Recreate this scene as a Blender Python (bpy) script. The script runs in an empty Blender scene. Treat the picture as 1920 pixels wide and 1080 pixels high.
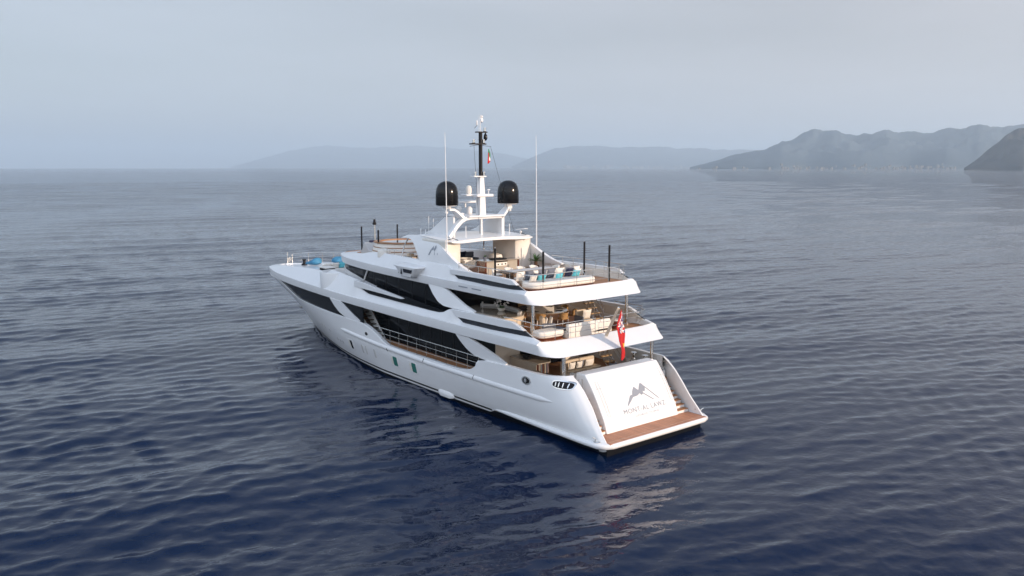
import bpy, bmesh, math, random
import numpy as np
from mathutils import Vector, Matrix
R = math.radians
random.seed(7)
S = bpy.context.scene
COL = S.collection

# ------------------------------------------------------------------ camera, sky, sun
cam_d = bpy.data.cameras.new("camera"); cam = bpy.data.objects.new("camera", cam_d); COL.objects.link(cam)
cam_d.sensor_width = 36; cam_d.lens = 36*1551.96/1920; cam_d.clip_start = .5; cam_d.clip_end = 120000
cam.location = (-29.636, 33.924, 15.124)
cam.rotation_euler = (R(90-8.325), 0, R(-38.447-90-.115))
S.camera = cam

SUN_EL = 13.0
SUN_AZ = (-math.cos(R(22)), -math.sin(R(22)))          # astern, a little to starboard
W = bpy.data.worlds.new("World"); S.world = W; W.use_nodes = True
nt = W.node_tree; nt.nodes.clear()
def N(t, ty, **k):
    n = t.nodes.new(ty)
    for a, b in k.items(): setattr(n, a, b)
    return n
sky = N(nt, 'ShaderNodeTexSky', sky_type='NISHITA', sun_disc=False, sun_elevation=R(SUN_EL),
        sun_rotation=math.atan2(SUN_AZ[0], SUN_AZ[1]), air_density=1.0, dust_density=1.2, ozone_density=1.0, altitude=0)
geo = N(nt, 'ShaderNodeTexCoord')
mp = N(nt, 'ShaderNodeMapping'); mp.inputs['Scale'].default_value = (1.2, 1.2, 7.0)
mp.inputs['Rotation'].default_value = (R(6), R(-5), 0)
cl = N(nt, 'ShaderNodeTexNoise'); cl.inputs['Scale'].default_value = 1.6; cl.inputs['Detail'].default_value = 5; cl.inputs['Roughness'].default_value = .5
ramp = N(nt, 'ShaderNodeValToRGB')
ramp.color_ramp.elements[0].position = .3; ramp.color_ramp.elements[0].color = (.0, .0, .0, 1)
ramp.color_ramp.elements[1].position = .75; ramp.color_ramp.elements[1].color = (1, 1, 1, 1)
# thin high overcast: the clear sky seen through a grey veil, patchy
hsv = N(nt, 'ShaderNodeHueSaturation'); hsv.inputs['Saturation'].default_value = .9
veil = N(nt, 'ShaderNodeMix', data_type='RGBA')
veil.inputs[7].default_value = (2.30, 2.58, 3.06, 1)
veil.inputs[7].default_value = (2.58, 2.80, 3.14, 1)
mfac = N(nt, 'ShaderNodeMapRange'); mfac.inputs['To Min'].default_value = .80; mfac.inputs['To Max'].default_value = .93
bg = N(nt, 'ShaderNodeBackground'); bg.inputs['Strength'].default_value = .13
wo = N(nt, 'ShaderNodeOutputWorld')
L = nt.links.new
L(geo.outputs['Generated'], mp.inputs['Vector']); L(mp.outputs[0], cl.inputs['Vector']); L(cl.outputs['Fac'], ramp.inputs[0])
L(ramp.outputs[0], mfac.inputs[0]); L(sky.outputs[0], hsv.inputs['Color']); L(hsv.outputs[0], veil.inputs[6]); L(mfac.outputs[0], veil.inputs[0])
# glow added to the unseen sky behind the viewer, brightens port side; faint streaks
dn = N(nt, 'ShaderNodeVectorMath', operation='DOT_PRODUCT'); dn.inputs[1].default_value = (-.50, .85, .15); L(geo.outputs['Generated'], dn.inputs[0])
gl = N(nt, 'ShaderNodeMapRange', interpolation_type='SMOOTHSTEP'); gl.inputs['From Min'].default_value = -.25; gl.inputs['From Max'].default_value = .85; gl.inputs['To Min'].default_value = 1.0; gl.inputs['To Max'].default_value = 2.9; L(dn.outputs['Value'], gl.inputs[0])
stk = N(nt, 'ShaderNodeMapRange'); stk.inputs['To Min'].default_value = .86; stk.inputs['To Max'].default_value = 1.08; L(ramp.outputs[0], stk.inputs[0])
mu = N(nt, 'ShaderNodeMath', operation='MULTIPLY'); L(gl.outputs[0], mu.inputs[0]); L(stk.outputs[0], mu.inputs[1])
vs_ = N(nt, 'ShaderNodeVectorMath', operation='SCALE'); # warmer, pinker veil towards the sun's side
dw = N(nt, 'ShaderNodeVectorMath', operation='DOT_PRODUCT'); dw.inputs[1].default_value = (-.45, -.89, 0); L(geo.outputs['Generated'], dw.inputs[0])
wr = N(nt, 'ShaderNodeMapRange', interpolation_type='SMOOTHSTEP'); wr.inputs['From Min'].default_value = -.35; wr.inputs['From Max'].default_value = .85; L(dw.outputs['Value'], wr.inputs[0])
wt = N(nt, 'ShaderNodeMix', data_type='RGBA'); wt.blend_type = 'MULTIPLY'; wt.inputs[7].default_value = (1.11, 1.0, .94, 1); L(wr.outputs[0], wt.inputs[0])
# thinner veil overhead : the high sky is a deeper blue
sz = N(nt, 'ShaderNodeSeparateXYZ'); L(geo.outputs['Generated'], sz.inputs[0])
zr = N(nt, 'ShaderNodeMapRange', interpolation_type='SMOOTHSTEP'); zr.inputs['From Min'].default_value = .20; zr.inputs['From Max'].default_value = .75; L(sz.outputs['Z'], zr.inputs[0])
zt_ = N(nt, 'ShaderNodeMix', data_type='RGBA'); zt_.blend_type = 'MULTIPLY'; zt_.inputs[7].default_value = (.68, .80, .98, 1); L(zr.outputs[0], zt_.inputs[0]); L(veil.outputs[2], zt_.inputs[6])
L(zt_.outputs[2], wt.inputs[6])
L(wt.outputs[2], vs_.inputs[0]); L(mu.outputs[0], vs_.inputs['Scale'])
gt = N(nt, 'ShaderNodeMix', data_type='RGBA'); gt.blend_type = 'MULTIPLY'; gt.inputs[7].default_value = (1.07, 1.0, .93, 1); gr_ = N(nt, 'ShaderNodeMapRange'); gr_.inputs['From Min'].default_value = 1; gr_.inputs['From Max'].default_value = 2.9; L(gl.outputs[0], gr_.inputs[0]); L(gr_.outputs[0], gt.inputs[0]); L(vs_.outputs[0], gt.inputs[6])  # warm tint for the added glow behind the viewer
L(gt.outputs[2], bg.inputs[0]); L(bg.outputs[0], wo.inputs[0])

sun_d = bpy.data.lights.new("sun", 'SUN'); sun = bpy.data.objects.new("sun", sun_d); COL.objects.link(sun)
sun_d.energy = 3.4; sun_d.angle = R(.5); sun_d.color = (1, .78, .60)
sv = Vector((SUN_AZ[0]*math.cos(R(SUN_EL)), SUN_AZ[1]*math.cos(R(SUN_EL)), math.sin(R(SUN_EL))))
sun.rotation_euler = sv.to_track_quat('Z', 'Y').to_euler()
S.view_settings.view_transform = 'Standard'; S.view_settings.look = 'None'; S.view_settings.gamma = 1
S.view_settings.exposure = 0.72
S.cycles.max_bounces = 6; S.cycles.volume_bounces = 3

# ------------------------------------------------------------------ materials
def mat(name, col, rough=.5, metal=0., coat=0., noise=0., nscale=3., spec=.5, bump=0., bscale=40., emit=None, ior=None):
    m = bpy.data.materials.new(name); m.use_nodes = True; t = m.node_tree; b = t.nodes['Principled BSDF']
    b.inputs['Base Color'].default_value = (*col, 1); b.inputs['Roughness'].default_value = rough
    b.inputs['Metallic'].default_value = metal; b.inputs['Coat Weight'].default_value = coat
    b.inputs['Specular IOR Level'].default_value = spec
    if ior: b.inputs['IOR'].default_value = ior
    tc = N(t, 'ShaderNodeTexCoord')
    if noise:
        n = N(t, 'ShaderNodeTexNoise'); n.inputs['Scale'].default_value = nscale; n.inputs['Detail'].default_value = 4
        mx = N(t, 'ShaderNodeMix', data_type='RGBA'); mx.blend_type = 'MULTIPLY'
        mx.inputs[0].default_value = 1
        rr = N(t, 'ShaderNodeMapRange'); rr.inputs['To Min'].default_value = 1-noise; rr.inputs['To Max'].default_value = 1+noise*.4
        t.links.new(tc.outputs['Object'], n.inputs['Vector']); t.links.new(n.outputs['Fac'], rr.inputs[0])
        mx.inputs[6].default_value = (*col, 1); t.links.new(rr.outputs[0], mx.inputs[7]); t.links.new(mx.outputs[2], b.inputs['Base Color'])
    if bump:
        n2 = N(t, 'ShaderNodeTexNoise'); n2.inputs['Scale'].default_value = bscale; n2.inputs['Detail'].default_value = 3
        bp = N(t, 'ShaderNodeBump'); bp.inputs['Strength'].default_value = bump; bp.inputs['Distance'].default_value = .02
        t.links.new(tc.outputs['Object'], n2.inputs['Vector']); t.links.new(n2.outputs['Fac'], bp.inputs['Height']); t.links.new(bp.outputs[0], b.inputs['Normal'])
    return m
M = dict(
    white=mat('white_gelcoat', (.76, .76, .76), .28, coat=.4, noise=.05, nscale=.7),
    cream=mat('cream_panel', (.72, .68, .61), .4, noise=.05),
    glass=mat('dark_glass', (.005, .006, .008), .10, spec=.10),
    glassgrey=mat('grey_tinted_glass', (.02, .023, .03), .08, spec=.6),
    green=mat('green_window_glass', (.035, .16, .13), .2, spec=.3),
    black=mat('gloss_black', (.005, .005, .006), .16, spec=.3),
    mblack=mat('matt_black', (.010, .010, .012), .5, spec=.2),
    carbon=mat('carbon_pole', (.008, .008, .010), .4, spec=.15),
    bottom=mat('bottom_paint', (.004, .005, .008), .5, spec=.1),
    chrome=mat('polished_steel', (.72, .71, .69), .12, metal=1),
    steel=mat('steel_rail', (.62, .61, .58), .22, metal=1),
    mahog=mat('mahogany', (.10, .022, .010), .2, coat=.6, noise=.3, nscale=6),
    grey=mat('grey_letter', (.25, .27, .305), .4),
    navy=mat('navy_fabric', (.008, .012, .045), .85),
    aqua=mat('aqua_fabric', (.12, .50, .58), .85),
    teal=mat('teal_fabric', (.035, .16, .21), .85),
    gfab=mat('grey_fabric', (.13, .14, .17), .9, bump=.2),
    lfab=mat('white_fabric', (.74, .70, .64), .85, noise=.06, nscale=5, bump=.25, bscale=30),
    bfab=mat('beige_fabric', (.60, .50, .38), .9, noise=.08, nscale=5),
    sheet=mat('pale_grey_fabric', (.50, .49, .48), .9, noise=.06, bump=.2),
    blue=mat('blue_canvas', (.04, .20, .35), .6, noise=.15, nscale=2, bump=.4, bscale=6),
    tan=mat('tan_wicker', (.42, .24, .09), .6, noise=.3, nscale=40, bump=.4, bscale=60),
    stone=mat('polished_stone', (.30, .26, .21), .08, coat=.5, noise=.15, nscale=5),
    dwood=mat('dark_wood', (.06, .035, .02), .3, noise=.4, nscale=8),
    lwood=mat('light_wood', (.36, .32, .26), .45, noise=.2, nscale=8),
    red=mat('red_cloth', (.50, .012, .015), .8, noise=.15, nscale=4),
    cloth_w=mat('white_cloth', (.75, .74, .72), .8),
    cloth_b=mat('blue_cloth', (.01, .02, .14), .8),
    cloth_g=mat('green_cloth', (.01, .22, .07), .8),
    gold=mat('yellow_cloth', (.65, .36, .03), .8),
    leaf=mat('palm_leaf', (.035, .10, .012), .5, noise=.4, nscale=12),
    petal=mat('orchid_petal', (.78, .74, .72), .6),
    trunk=mat('trunk_brown', (.12, .06, .03), .8, noise=.3, nscale=20),
    beige=mat('beige_sole', (.36, .27, .19), .6),
)
def teak(name, axis, col=(.36, .165, .07), gap=.12):
    m = bpy.data.materials.new(name); m.use_nodes = True; t = m.node_tree; b = t.nodes['Principled BSDF']; b.inputs['Roughness'].default_value = .55
    tc = N(t, 'ShaderNodeTexCoord'); sp = N(t, 'ShaderNodeSeparateXYZ'); t.links.new(tc.outputs['Object'], sp.inputs[0])
    d = N(t, 'ShaderNodeMath', operation='DIVIDE'); d.inputs[1].default_value = gap; t.links.new(sp.outputs[axis], d.inputs[0])
    fr = N(t, 'ShaderNodeMath', operation='FRACT'); t.links.new(d.outputs[0], fr.inputs[0])
    g = N(t, 'ShaderNodeMath', operation='LESS_THAN'); g.inputs[1].default_value = .08; t.links.new(fr.outputs[0], g.inputs[0])
    fl = N(t, 'ShaderNodeMath', operation='FLOOR'); t.links.new(d.outputs[0], fl.inputs[0])
    wn = N(t, 'ShaderNodeTexWhiteNoise', noise_dimensions='1D'); t.links.new(fl.outputs[0], wn.inputs['W'])
    no = N(t, 'ShaderNodeTexNoise'); no.inputs['Scale'].default_value = 2.2; no.inputs['Detail'].default_value = 5; t.links.new(tc.outputs['Object'], no.inputs['Vector'])
    ad = N(t, 'ShaderNodeMath', operation='ADD'); t.links.new(wn.outputs[0], ad.inputs[0]); t.links.new(no.outputs['Fac'], ad.inputs[1])
    mr = N(t, 'ShaderNodeMapRange'); mr.inputs['From Max'].default_value = 1.6; mr.inputs['To Min'].default_value = .72; mr.inputs['To Max'].default_value = 1.25; t.links.new(ad.outputs[0], mr.inputs[0])
    mx = N(t, 'ShaderNodeMix', data_type='RGBA'); mx.blend_type = 'MULTIPLY'; mx.inputs[0].default_value = 1; mx.inputs[6].default_value = (*col, 1); t.links.new(mr.outputs[0], mx.inputs[7])
    m2 = N(t, 'ShaderNodeMix', data_type='RGBA'); m2.inputs[7].default_value = (.03, .02, .015, 1); t.links.new(g.outputs[0], m2.inputs[0]); t.links.new(mx.outputs[2], m2.inputs[6])
    t.links.new(m2.outputs[2], b.inputs['Base Color']); return m
M['teak'] = teak('teak_deck', 1)
M['teakx'] = teak('teak_deck_across', 0)
M['teakp'] = teak('teak_platform', 1, (.44, .19, .10), .10)
M['tread'] = mat('teak_tread', (.34, .15, .055), .5, noise=.25, nscale=8)
M['stread'] = mat('pale_tread', (.50, .33, .16), .5, noise=.2, nscale=8)

# ------------------------------------------------------------------ mesh helpers
class MB:
    def __init__(s): s.v = []; s.f = []
    def add(s, vs, fs):
        o = len(s.v); s.v += [tuple(p) for p in vs]; s.f += [tuple(o+i for i in f) for f in fs]; return s
    def box(s, x0, x1, y0, y1, z0, z1, m=None):
        vs = [(x, y, z) for z in (z0, z1) for y in (y0, y1) for x in (x0, x1)]
        if m is not None: vs = [tuple(m @ Vector(p)) for p in vs]
        return s.add(vs, [(0, 2, 3, 1), (4, 5, 7, 6), (0, 1, 5, 4), (2, 6, 7, 3), (0, 4, 6, 2), (1, 3, 7, 5)])
    def tube(s, pts, r, n=8, closed=False):
        P = [Vector(p) for p in pts]; k = len(P); rings = []
        for i, p in enumerate(P):
            a = P[(i-1) % k] if (closed or i) else p; b = P[(i+1) % k] if (closed or i < k-1) else p
            t = (b-a).normalized(); ref = Vector((0, 0, 1)) if abs(t.z) < .9 else Vector((1, 0, 0))
            u = t.cross(ref).normalized(); w = t.cross(u); rr = r[i] if isinstance(r, (list, tuple)) else r
            rings.append([p+rr*(math.cos(2*math.pi*j/n)*u+math.sin(2*math.pi*j/n)*w) for j in range(n)])
        return s.loft(rings, True, not closed, closed)
    def loft(s, rings, ring_closed=True, caps=True, closed=False):
        n = len(rings[0]); k = len(rings); vs = [p for r in rings for p in r]; fs = []
        for i in range(k if closed else k-1):
            i2 = (i+1) % k
            for j in range(n if ring_closed else n-1):
                j2 = (j+1) % n; fs.append((i*n+j, i2*n+j, i2*n+j2, i*n+j2))
        if caps and ring_closed and not closed: fs += [tuple(range(n)), tuple((k-1)*n+j for j in reversed(range(n)))]
        return s.add(vs, fs)
    def lathe(s, prof, c=(0, 0, 0), n=20):
        return s.loft([[(c[0]+r*math.cos(2*math.pi*j/n), c[1]+r*math.sin(2*math.pi*j/n), c[2]+z) for j in range(n)] for r, z in prof])
    def prism(s, poly, f0, f1):
        """poly of 2-D points; f0/f1 map (a,b) to 3-D on the two faces"""
        n = len(poly); vs = [f0(*p) for p in poly]+[f1(*p) for p in poly]
        return s.add(vs, [tuple(range(n)), tuple(range(2*n-1, n-1, -1))]+[(i, i+n, (i+1) % n+n, (i+1) % n) for i in range(n)])
    def slab(s, poly, z0, z1): return s.prism(poly, lambda a, b: (a, b, z0), lambda a, b: (a, b, z1))
    def yprism(s, poly, y0, y1): return s.prism(poly, lambda a, b: (a, y0, b), lambda a, b: (a, y1, b))
    def mirror(s):
        o = MB(); o.add([(x, -y, z) for x, y, z in s.v], [tuple(reversed(f)) for f in s.f]); return o
    def both(s):
        return MB().add(s.v, s.f).add([(x, -y, z) for x, y, z in s.v], [tuple(reversed(f)) for f in s.f])
    def sides(s, name, m, parent, **k):
        return [s.build(name, m, parent, **k), s.mirror().build(name, m, parent, **k)]
    def xf(s, m): s.v = [tuple(m @ Vector(p)) for p in s.v]; return s
    def build(s, name, m, parent=None, bevel=0, seg=2, smooth=True, ang=35, sub=0):
        me = bpy.data.meshes.new(name); bm = bmesh.new()
        vs = [bm.verts.new(p) for p in s.v]
        for f in s.f:
            try:
                if len(set(f)) == len(f): bm.faces.new([vs[i] for i in f])
            except ValueError: pass
        bmesh.ops.remove_doubles(bm, verts=bm.verts, dist=.0008)
        bmesh.ops.recalc_face_normals(bm, faces=bm.faces)
        if smooth:
            for f in bm.faces: f.smooth = True
            for e in bm.edges:
                if len(e.link_faces) == 2 and e.calc_face_angle(0) > R(ang): e.smooth = False
        bm.to_mesh(me); bm.free(); me.materials.append(m)
        o = bpy.data.objects.new(name, me); COL.objects.link(o); o.parent = parent
        if bevel:
            b = o.modifiers.new('bevel', 'BEVEL'); b.width = bevel; b.segments = seg; b.limit_method = 'ANGLE'; b.angle_limit = R(40)
        if sub:
            b = o.modifiers.new('sub', 'SUBSURF'); b.levels = sub; b.render_levels = sub
        return o
def thing(name, label, cat, loc=(0, 0, 0), rz=0, group=None):
    o = bpy.data.objects.new(name, None); COL.objects.link(o); o.location = loc; o.rotation_euler = (0, 0, rz)
    o.empty_display_size = .3
    return tag(o, label, cat, group)
def tag(o, label, cat, group=None):
    o['label'] = label; o['category'] = cat
    if group: o['group'] = group
    return o
def kind(o, k): o['kind'] = k; return o
def copy_tree(o, parent=None):
    c = o.copy(); COL.objects.link(c); c.parent = parent
    for ch in list(o.children): copy_tree(ch, c)
    return c
def interp(xs, ys): return lambda x: float(np.interp(x, xs, ys))
def smooth_interp(xs, ys):
    """monotone cubic (PCHIP)"""
    xs = np.array(xs, float); ys = np.array(ys, float); h = np.diff(xs); d = np.diff(ys)/h; m = np.zeros(len(xs))
    for i in range(1, len(xs)-1):
        if d[i-1]*d[i] > 0:
            w1 = 2*h[i]+h[i-1]; w2 = h[i]+2*h[i-1]; m[i] = (w1+w2)/(w1/d[i-1]+w2/d[i])
    m[0] = d[0]; m[-1] = d[-1]
    def f(x):
        x = min(max(x, xs[0]), xs[-1]); i = min(max(int(np.searchsorted(xs, x))-1, 0), len(xs)-2)
        t = (x-xs[i])/h[i]; t2 = t*t; t3 = t2*t
        return float((2*t3-3*t2+1)*ys[i]+(t3-2*t2+t)*h[i]*m[i]+(-2*t3+3*t2)*ys[i+1]+(t3-t2)*h[i]*m[i+1])
    return f
def lin(a, b, n): return [a+(b-a)*i/(n-1) for i in range(n)]

# ------------------------------------------------------------------ sea
def water_mat():
    m = bpy.data.materials.new('sea_water'); m.use_nodes = True; t = m.node_tree; b = t.nodes['Principled BSDF']
    b.inputs['Base Color'].default_value = (.0007, .0084, .034, 1); b.inputs['Roughness'].default_value = .025; b.inputs['IOR'].default_value = 1.34
    g = N(t, 'ShaderNodeNewGeometry')
    def layer(scale, detail, rot, st, rough=.55, dist=0):
        mpn = N(t, 'ShaderNodeMapping'); mpn.inputs['Scale'].default_value = (st[0], st[1], 1); mpn.inputs['Rotation'].default_value = (0, 0, R(rot))
        n = N(t, 'ShaderNodeTexNoise'); n.inputs['Scale'].default_value = scale; n.inputs['Detail'].default_value = detail; n.inputs['Roughness'].default_value = rough
        n.inputs['Distortion'].default_value = dist
        t.links.new(g.outputs['Position'], mpn.inputs[0]); t.links.new(mpn.outputs[0], n.inputs['Vector']); return n.outputs['Fac']
    def madd(a, k, c=None):
        n = N(t, 'ShaderNodeMath', operation='MULTIPLY_ADD'); t.links.new(a, n.inputs[0]); n.inputs[1].default_value = k
        if c is None: n.inputs[2].default_value = 0
        else: t.links.new(c, n.inputs[2])
        return n.outputs[0]
    chop = layer(.9, 3, -10, (1.5, 1), .5, .3)
    rip = layer(3.0, 2, -20, (1.5, 1), .55, .3)
    # geometry carries the waves near by; with distance the mesh coarsens and the bump takes them over
    dv = N(t, 'ShaderNodeVectorMath', operation='DISTANCE'); dv.inputs[1].default_value = (-29.6, 33.9, 0); t.links.new(g.outputs['Position'], dv.inputs[0])
    far = N(t, 'ShaderNodeMapRange'); far.inputs['From Min'].default_value = 70; far.inputs['From Max'].default_value = 700; far.inputs['To Min'].default_value = .03; far.inputs['To Max'].default_value = .62; t.links.new(dv.outputs['Value'], far.inputs[0])
    cm = N(t, 'ShaderNodeMath', operation='MULTIPLY'); t.links.new(chop, cm.inputs[0]); t.links.new(far.outputs[0], cm.inputs[1])
    h = madd(rip, .014, cm.outputs[0])
    bp = N(t, 'ShaderNodeBump'); bp.inputs['Strength'].default_value = 1; bp.inputs['Distance'].default_value = 1.0
    t.links.new(h, bp.inputs['Height']); t.links.new(bp.outputs[0], b.inputs['Normal']); return m
def make_sea():
    """one sheet out to the horizon, meshed finer towards the yacht's side of the viewpoint, raised into real waves"""
    rng = np.random.default_rng(4); cx, cy = -29.6, 33.9
    ang = np.concatenate([np.linspace(-R(38.4)-R(52), -R(38.4)+R(52), 900), np.linspace(-R(38.4)+R(56), -R(38.4)+R(304), 60)])
    rad = np.concatenate([[0.0, 6.0], np.geomspace(14, 900, 1050), np.geomspace(960, 30000, 60)])
    A, Rr = np.meshgrid(ang, rad); X = cx+Rr*np.cos(A); Y = cy+Rr*np.sin(A); Z = np.zeros_like(X); DX = np.zeros_like(X); DY = np.zeros_like(X)
    dr = np.gradient(rad)[:, None]; da = np.abs(np.gradient(ang))[None, :]*Rr; cell = np.maximum(dr*np.ones_like(X), da)
    comps = []
    for n, l0, l1, mean, spread, slope in ((7, 9, 18, 168, 10, .030), (26, 1.6, 3.6, 172, 16, .074), (44, .7, 1.6, 168, 28, .105), (40, .28, .7, 162, 40, .078)):
        for i in range(n):
            lam = l0*(l1/l0)**rng.random(); k = 2*np.pi/lam; th = R(mean)+R(spread)*rng.standard_normal(); s = slope*np.sqrt(2/n)*rng.uniform(.6, 1.35); comps.append((lam, k, th, s/k, rng.uniform(0, 6.28)))
    # slow patches where the breeze is a little stronger or weaker
    gust = 1+.16*np.sin(X/47+Y/71+1.3)*np.sin(Y/39-X/83)+.12*np.sin(X/19.-Y/27.+.6)*np.sin(X/31+Y/15.)
    dh = np.hypot(X-np.clip(X, 0, 44), np.maximum(np.abs(Y)-4, 0)); q_ = np.clip((dh-2)/30, 0, 1); lee = .50+.50*q_*q_*(3-2*q_)      # sheltered water round the hull
    for lam, k, th, a, ph in comps:
        w = np.clip((lam/cell-2.2)/2.5, 0, 1)*a
        if lam < 8: w = w*gust*lee
        arg = k*(X*np.cos(th)+Y*np.sin(th))+ph; Z += w*np.cos(arg); q = -1.0*w*np.sin(arg); DX += q*np.cos(th); DY += q*np.sin(th)
    Z -= Rr**2/2.4e7                                  # the earth's curve, less refraction, makes the horizon
    V = np.stack([X+DX, Y+DY, Z], -1).reshape(-1, 3).astype(np.float32); nr, na = X.shape
    i = np.arange(nr-1)[:, None]*na; j = np.arange(na)[None, :]; j2 = (j+1) % na
    F = np.stack([i+j, i+na+j, i+na+j2, i+j2], -1).reshape(-1, 4).astype(np.int32)
    me = bpy.data.meshes.new('sea'); me.vertices.add(len(V)); me.vertices.foreach_set('co', V.ravel()); me.loops.add(F.size); me.loops.foreach_set('vertex_index', F.ravel())
    me.polygons.add(len(F)); me.polygons.foreach_set('loop_start', np.arange(0, F.size, 4, dtype=np.int32)); me.polygons.foreach_set('use_smooth', np.ones(len(F), bool)); me.update(calc_edges=True); me.flip_normals()
    me.materials.append(water_mat()); o = bpy.data.objects.new('sea', me); COL.objects.link(o); return kind(o, 'structure')
make_sea()

# ------------------------------------------------------------------ far coast : each range is a relief at its own distance
from mathutils import noise as mnoise
YAW = R(38.447); HX = Vector((math.cos(YAW), -math.sin(YAW), 0)); RX = Vector((-math.sin(YAW), -math.cos(YAW), 0)); CAMP = Vector((-29.636, 33.924, 0))
def rock_mat(name, a, b, scale):
    m = bpy.data.materials.new(name); m.use_nodes = True; t = m.node_tree; p = t.nodes['Principled BSDF']; p.inputs['Roughness'].default_value = .95; p.inputs['Specular IOR Level'].default_value = .1
    tc = N(t, 'ShaderNodeTexCoord'); n = N(t, 'ShaderNodeTexNoise'); n.inputs['Scale'].default_value = scale; n.inputs['Detail'].default_value = 8; n.inputs['Roughness'].default_value = .65
    r = N(t, 'ShaderNodeValToRGB'); r.color_ramp.elements[0].position = .38; r.color_ramp.elements[1].position = .66; r.color_ramp.elements[0].color = (*a, 1); r.color_ramp.elements[1].color = (*b, 1)
    t.links.new(tc.outputs['Object'], n.inputs['Vector']); t.links.new(n.outputs['Fac'], r.inputs[0]); t.links.new(r.outputs[0], p.inputs['Base Color']); return m
def hills(name, prof, dist, depth, m, rough=.25, seed=0, nu=200, nv=26, slant=0.):
    """prof: (bearing, elevation) as tangents from the viewpoint; the relief is real, depth deep"""
    fx = interp([p[0] for p in prof], [p[1] for p in prof]); b0, b1 = prof[0][0], prof[-1][0]; rows = []
    for j in range(nv*2-1):
        t = j/(nv-1); row = []
        for i in range(nu):
            b = b0+(b1-b0)*i/(nu-1); d = dist*(1+slant*(i/(nu-1)))
            dd = d-depth*(1-t)*(.75+.25*mnoise.noise((b*18, seed, 0)))
            p = CAMP+(HX+RX*b)*dd; hgt = fx(b)*d+(8+d*d/2.4e7 if fx(b) > 0 else 0)
            s = t**.85 if t <= 1 else max(0, 1-(t-1)**1.2)
            fb = mnoise.fractal((b*26, t*3.2, seed+.5), 1.0, 2.1, 5)
            z = hgt*s*(1+rough*fb*min(1, 2.2*(1-abs(t-1)+.0))*(1 if t < .93 else .12))
            z = min(z, hgt*(1+.02*fb)) if t < 1 else z
            z *= 1+.05*mnoise.fractal((b*75, seed+2.5, 0), 1.0, 2.1, 5) if fx(b) > 0 else 1
            row.append((p.x, p.y, (-100 if t < .02 or t > 1.95 else max(z, 1.5)-dd*dd/2.4e7) if hgt > 0.5 else -100))
        rows.append(row)
    o = MB().loft(rows, False, False).build(name, m, None, ang=180); return kind(o, 'structure')
def px(pts, base=316.0): return [((u-960)/1552/1.0, max(0, (base-v)/1552)) for u, v in pts]
rm1 = rock_mat('scrub_hillside', (.040, .064, .084), (.080, .104, .122), .0016); rm2 = rock_mat('dark_headland_rock', (.022, .028, .036), (.060, .062, .066), .004)
hills('headland', px([(1800, 316), (1806, 313), (1820, 303), (1840, 286), (1862, 270), (1874, 258), (1890, 247), (1905, 239), (1920, 240), (1960, 231), (2030, 226), (2120, 240), (2200, 262), (2300, 316)]), 4300, 700, rm2, .5, 3, 150, 30)
hills('coastal_hills', px([(1290, 316), (1335, 305), (1380, 291), (1430, 284), (1450, 274), (1480, 266), (1500, 256), (1520, 250), (1553, 249), (1575, 254), (1630, 255), (1658, 247), (1668, 252), (1690, 249), (1720, 252), (1745, 250), (1764, 241), (1790, 246), (1838, 242), (1880, 239), (1905, 234), (1925, 236), (1990, 240), (2080, 226), (2180, 240), (2300, 250), (2420, 316)]), 9000, 2600, rm1, .35, 11, 320, 36)
hills('distant_hills', px([(960, 316), (1015, 291), (1045, 281), (1077, 276), (1129, 278), (1160, 280), (1233, 279), (1270, 281), (1311, 281), (1363, 285), (1430, 284), (1520, 290), (1600, 316)]), 21000, 3000, rm1, .2, 23, 200, 18)
hills('faraway_hills', px([(440, 316), (525, 294), (556, 285), (590, 279), (619, 276), (660, 279), (700, 281), (785, 277), (843, 280), (895, 286), (947, 291), (1000, 303), (1060, 316)]), 30000, 3500, rm1, .2, 31, 200, 18)
# pale houses along the foot of the coast, far too many and small to count
tw = MB(); rt_ = random.Random(5)
for k in range(90):
    u = rt_.choice([rt_.gauss(1510, 40), rt_.gauss(1735, 25), rt_.uniform(1310, 1790), rt_.uniform(1310, 1790), rt_.gauss(1650, 60)])
    if not 1300 < u < 1800: continue
    up = abs(rt_.gauss(0, .35)); d = 9000-2350+up*420; b = (u-960)/1552; p = CAMP+(HX+RX*b)*d; s = rt_.uniform(4, 10); z0 = max(0, up*420*.12-8)
    z0 -= d*d/2.4e7; tw.box(p.x-s, p.x+s, p.y-s, p.y+s, z0-5, z0+rt_.uniform(7, 15))
kind(tw.build('coastal_town', mat('pale_house_walls', (.16, .15, .14), .9), None, smooth=False), 'stuff')
tw = MB()
for k in range(90):
    u = rt_.uniform(1060, 1360); up = abs(rt_.gauss(0, 1)); d = 21000-2800+up*400; b = (u-960)/1552; p = CAMP+(HX+RX*b)*d; s = rt_.uniform(14, 34); z0 = up*25
    z0 -= d*d/2.4e7; tw.box(p.x-s, p.x+s, p.y-s, p.y+s, z0-5, z0+rt_.uniform(14, 34))
kind(tw.build('distant_town', bpy.data.materials['pale_house_walls'], None, smooth=False), 'stuff')
hz = MB().box(-47000, 47000, -47000, 47000, -102, 1010)
hm = bpy.data.materials.new('sea_haze'); hm.use_nodes = True; ht_ = hm.node_tree; ht_.nodes.clear()
pv = N(ht_, 'ShaderNodeVolumePrincipled'); pv.inputs['Color'].default_value = (.72, .87, 1, 1); pv.inputs['Density'].default_value = .85e-4; pv.inputs['Anisotropy'].default_value = .2
ht_.links.new(pv.outputs[0], N(ht_, 'ShaderNodeOutputMaterial').inputs['Volume'])
kind(hz.build('haze', hm, None, smooth=False), 'stuff')


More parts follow.
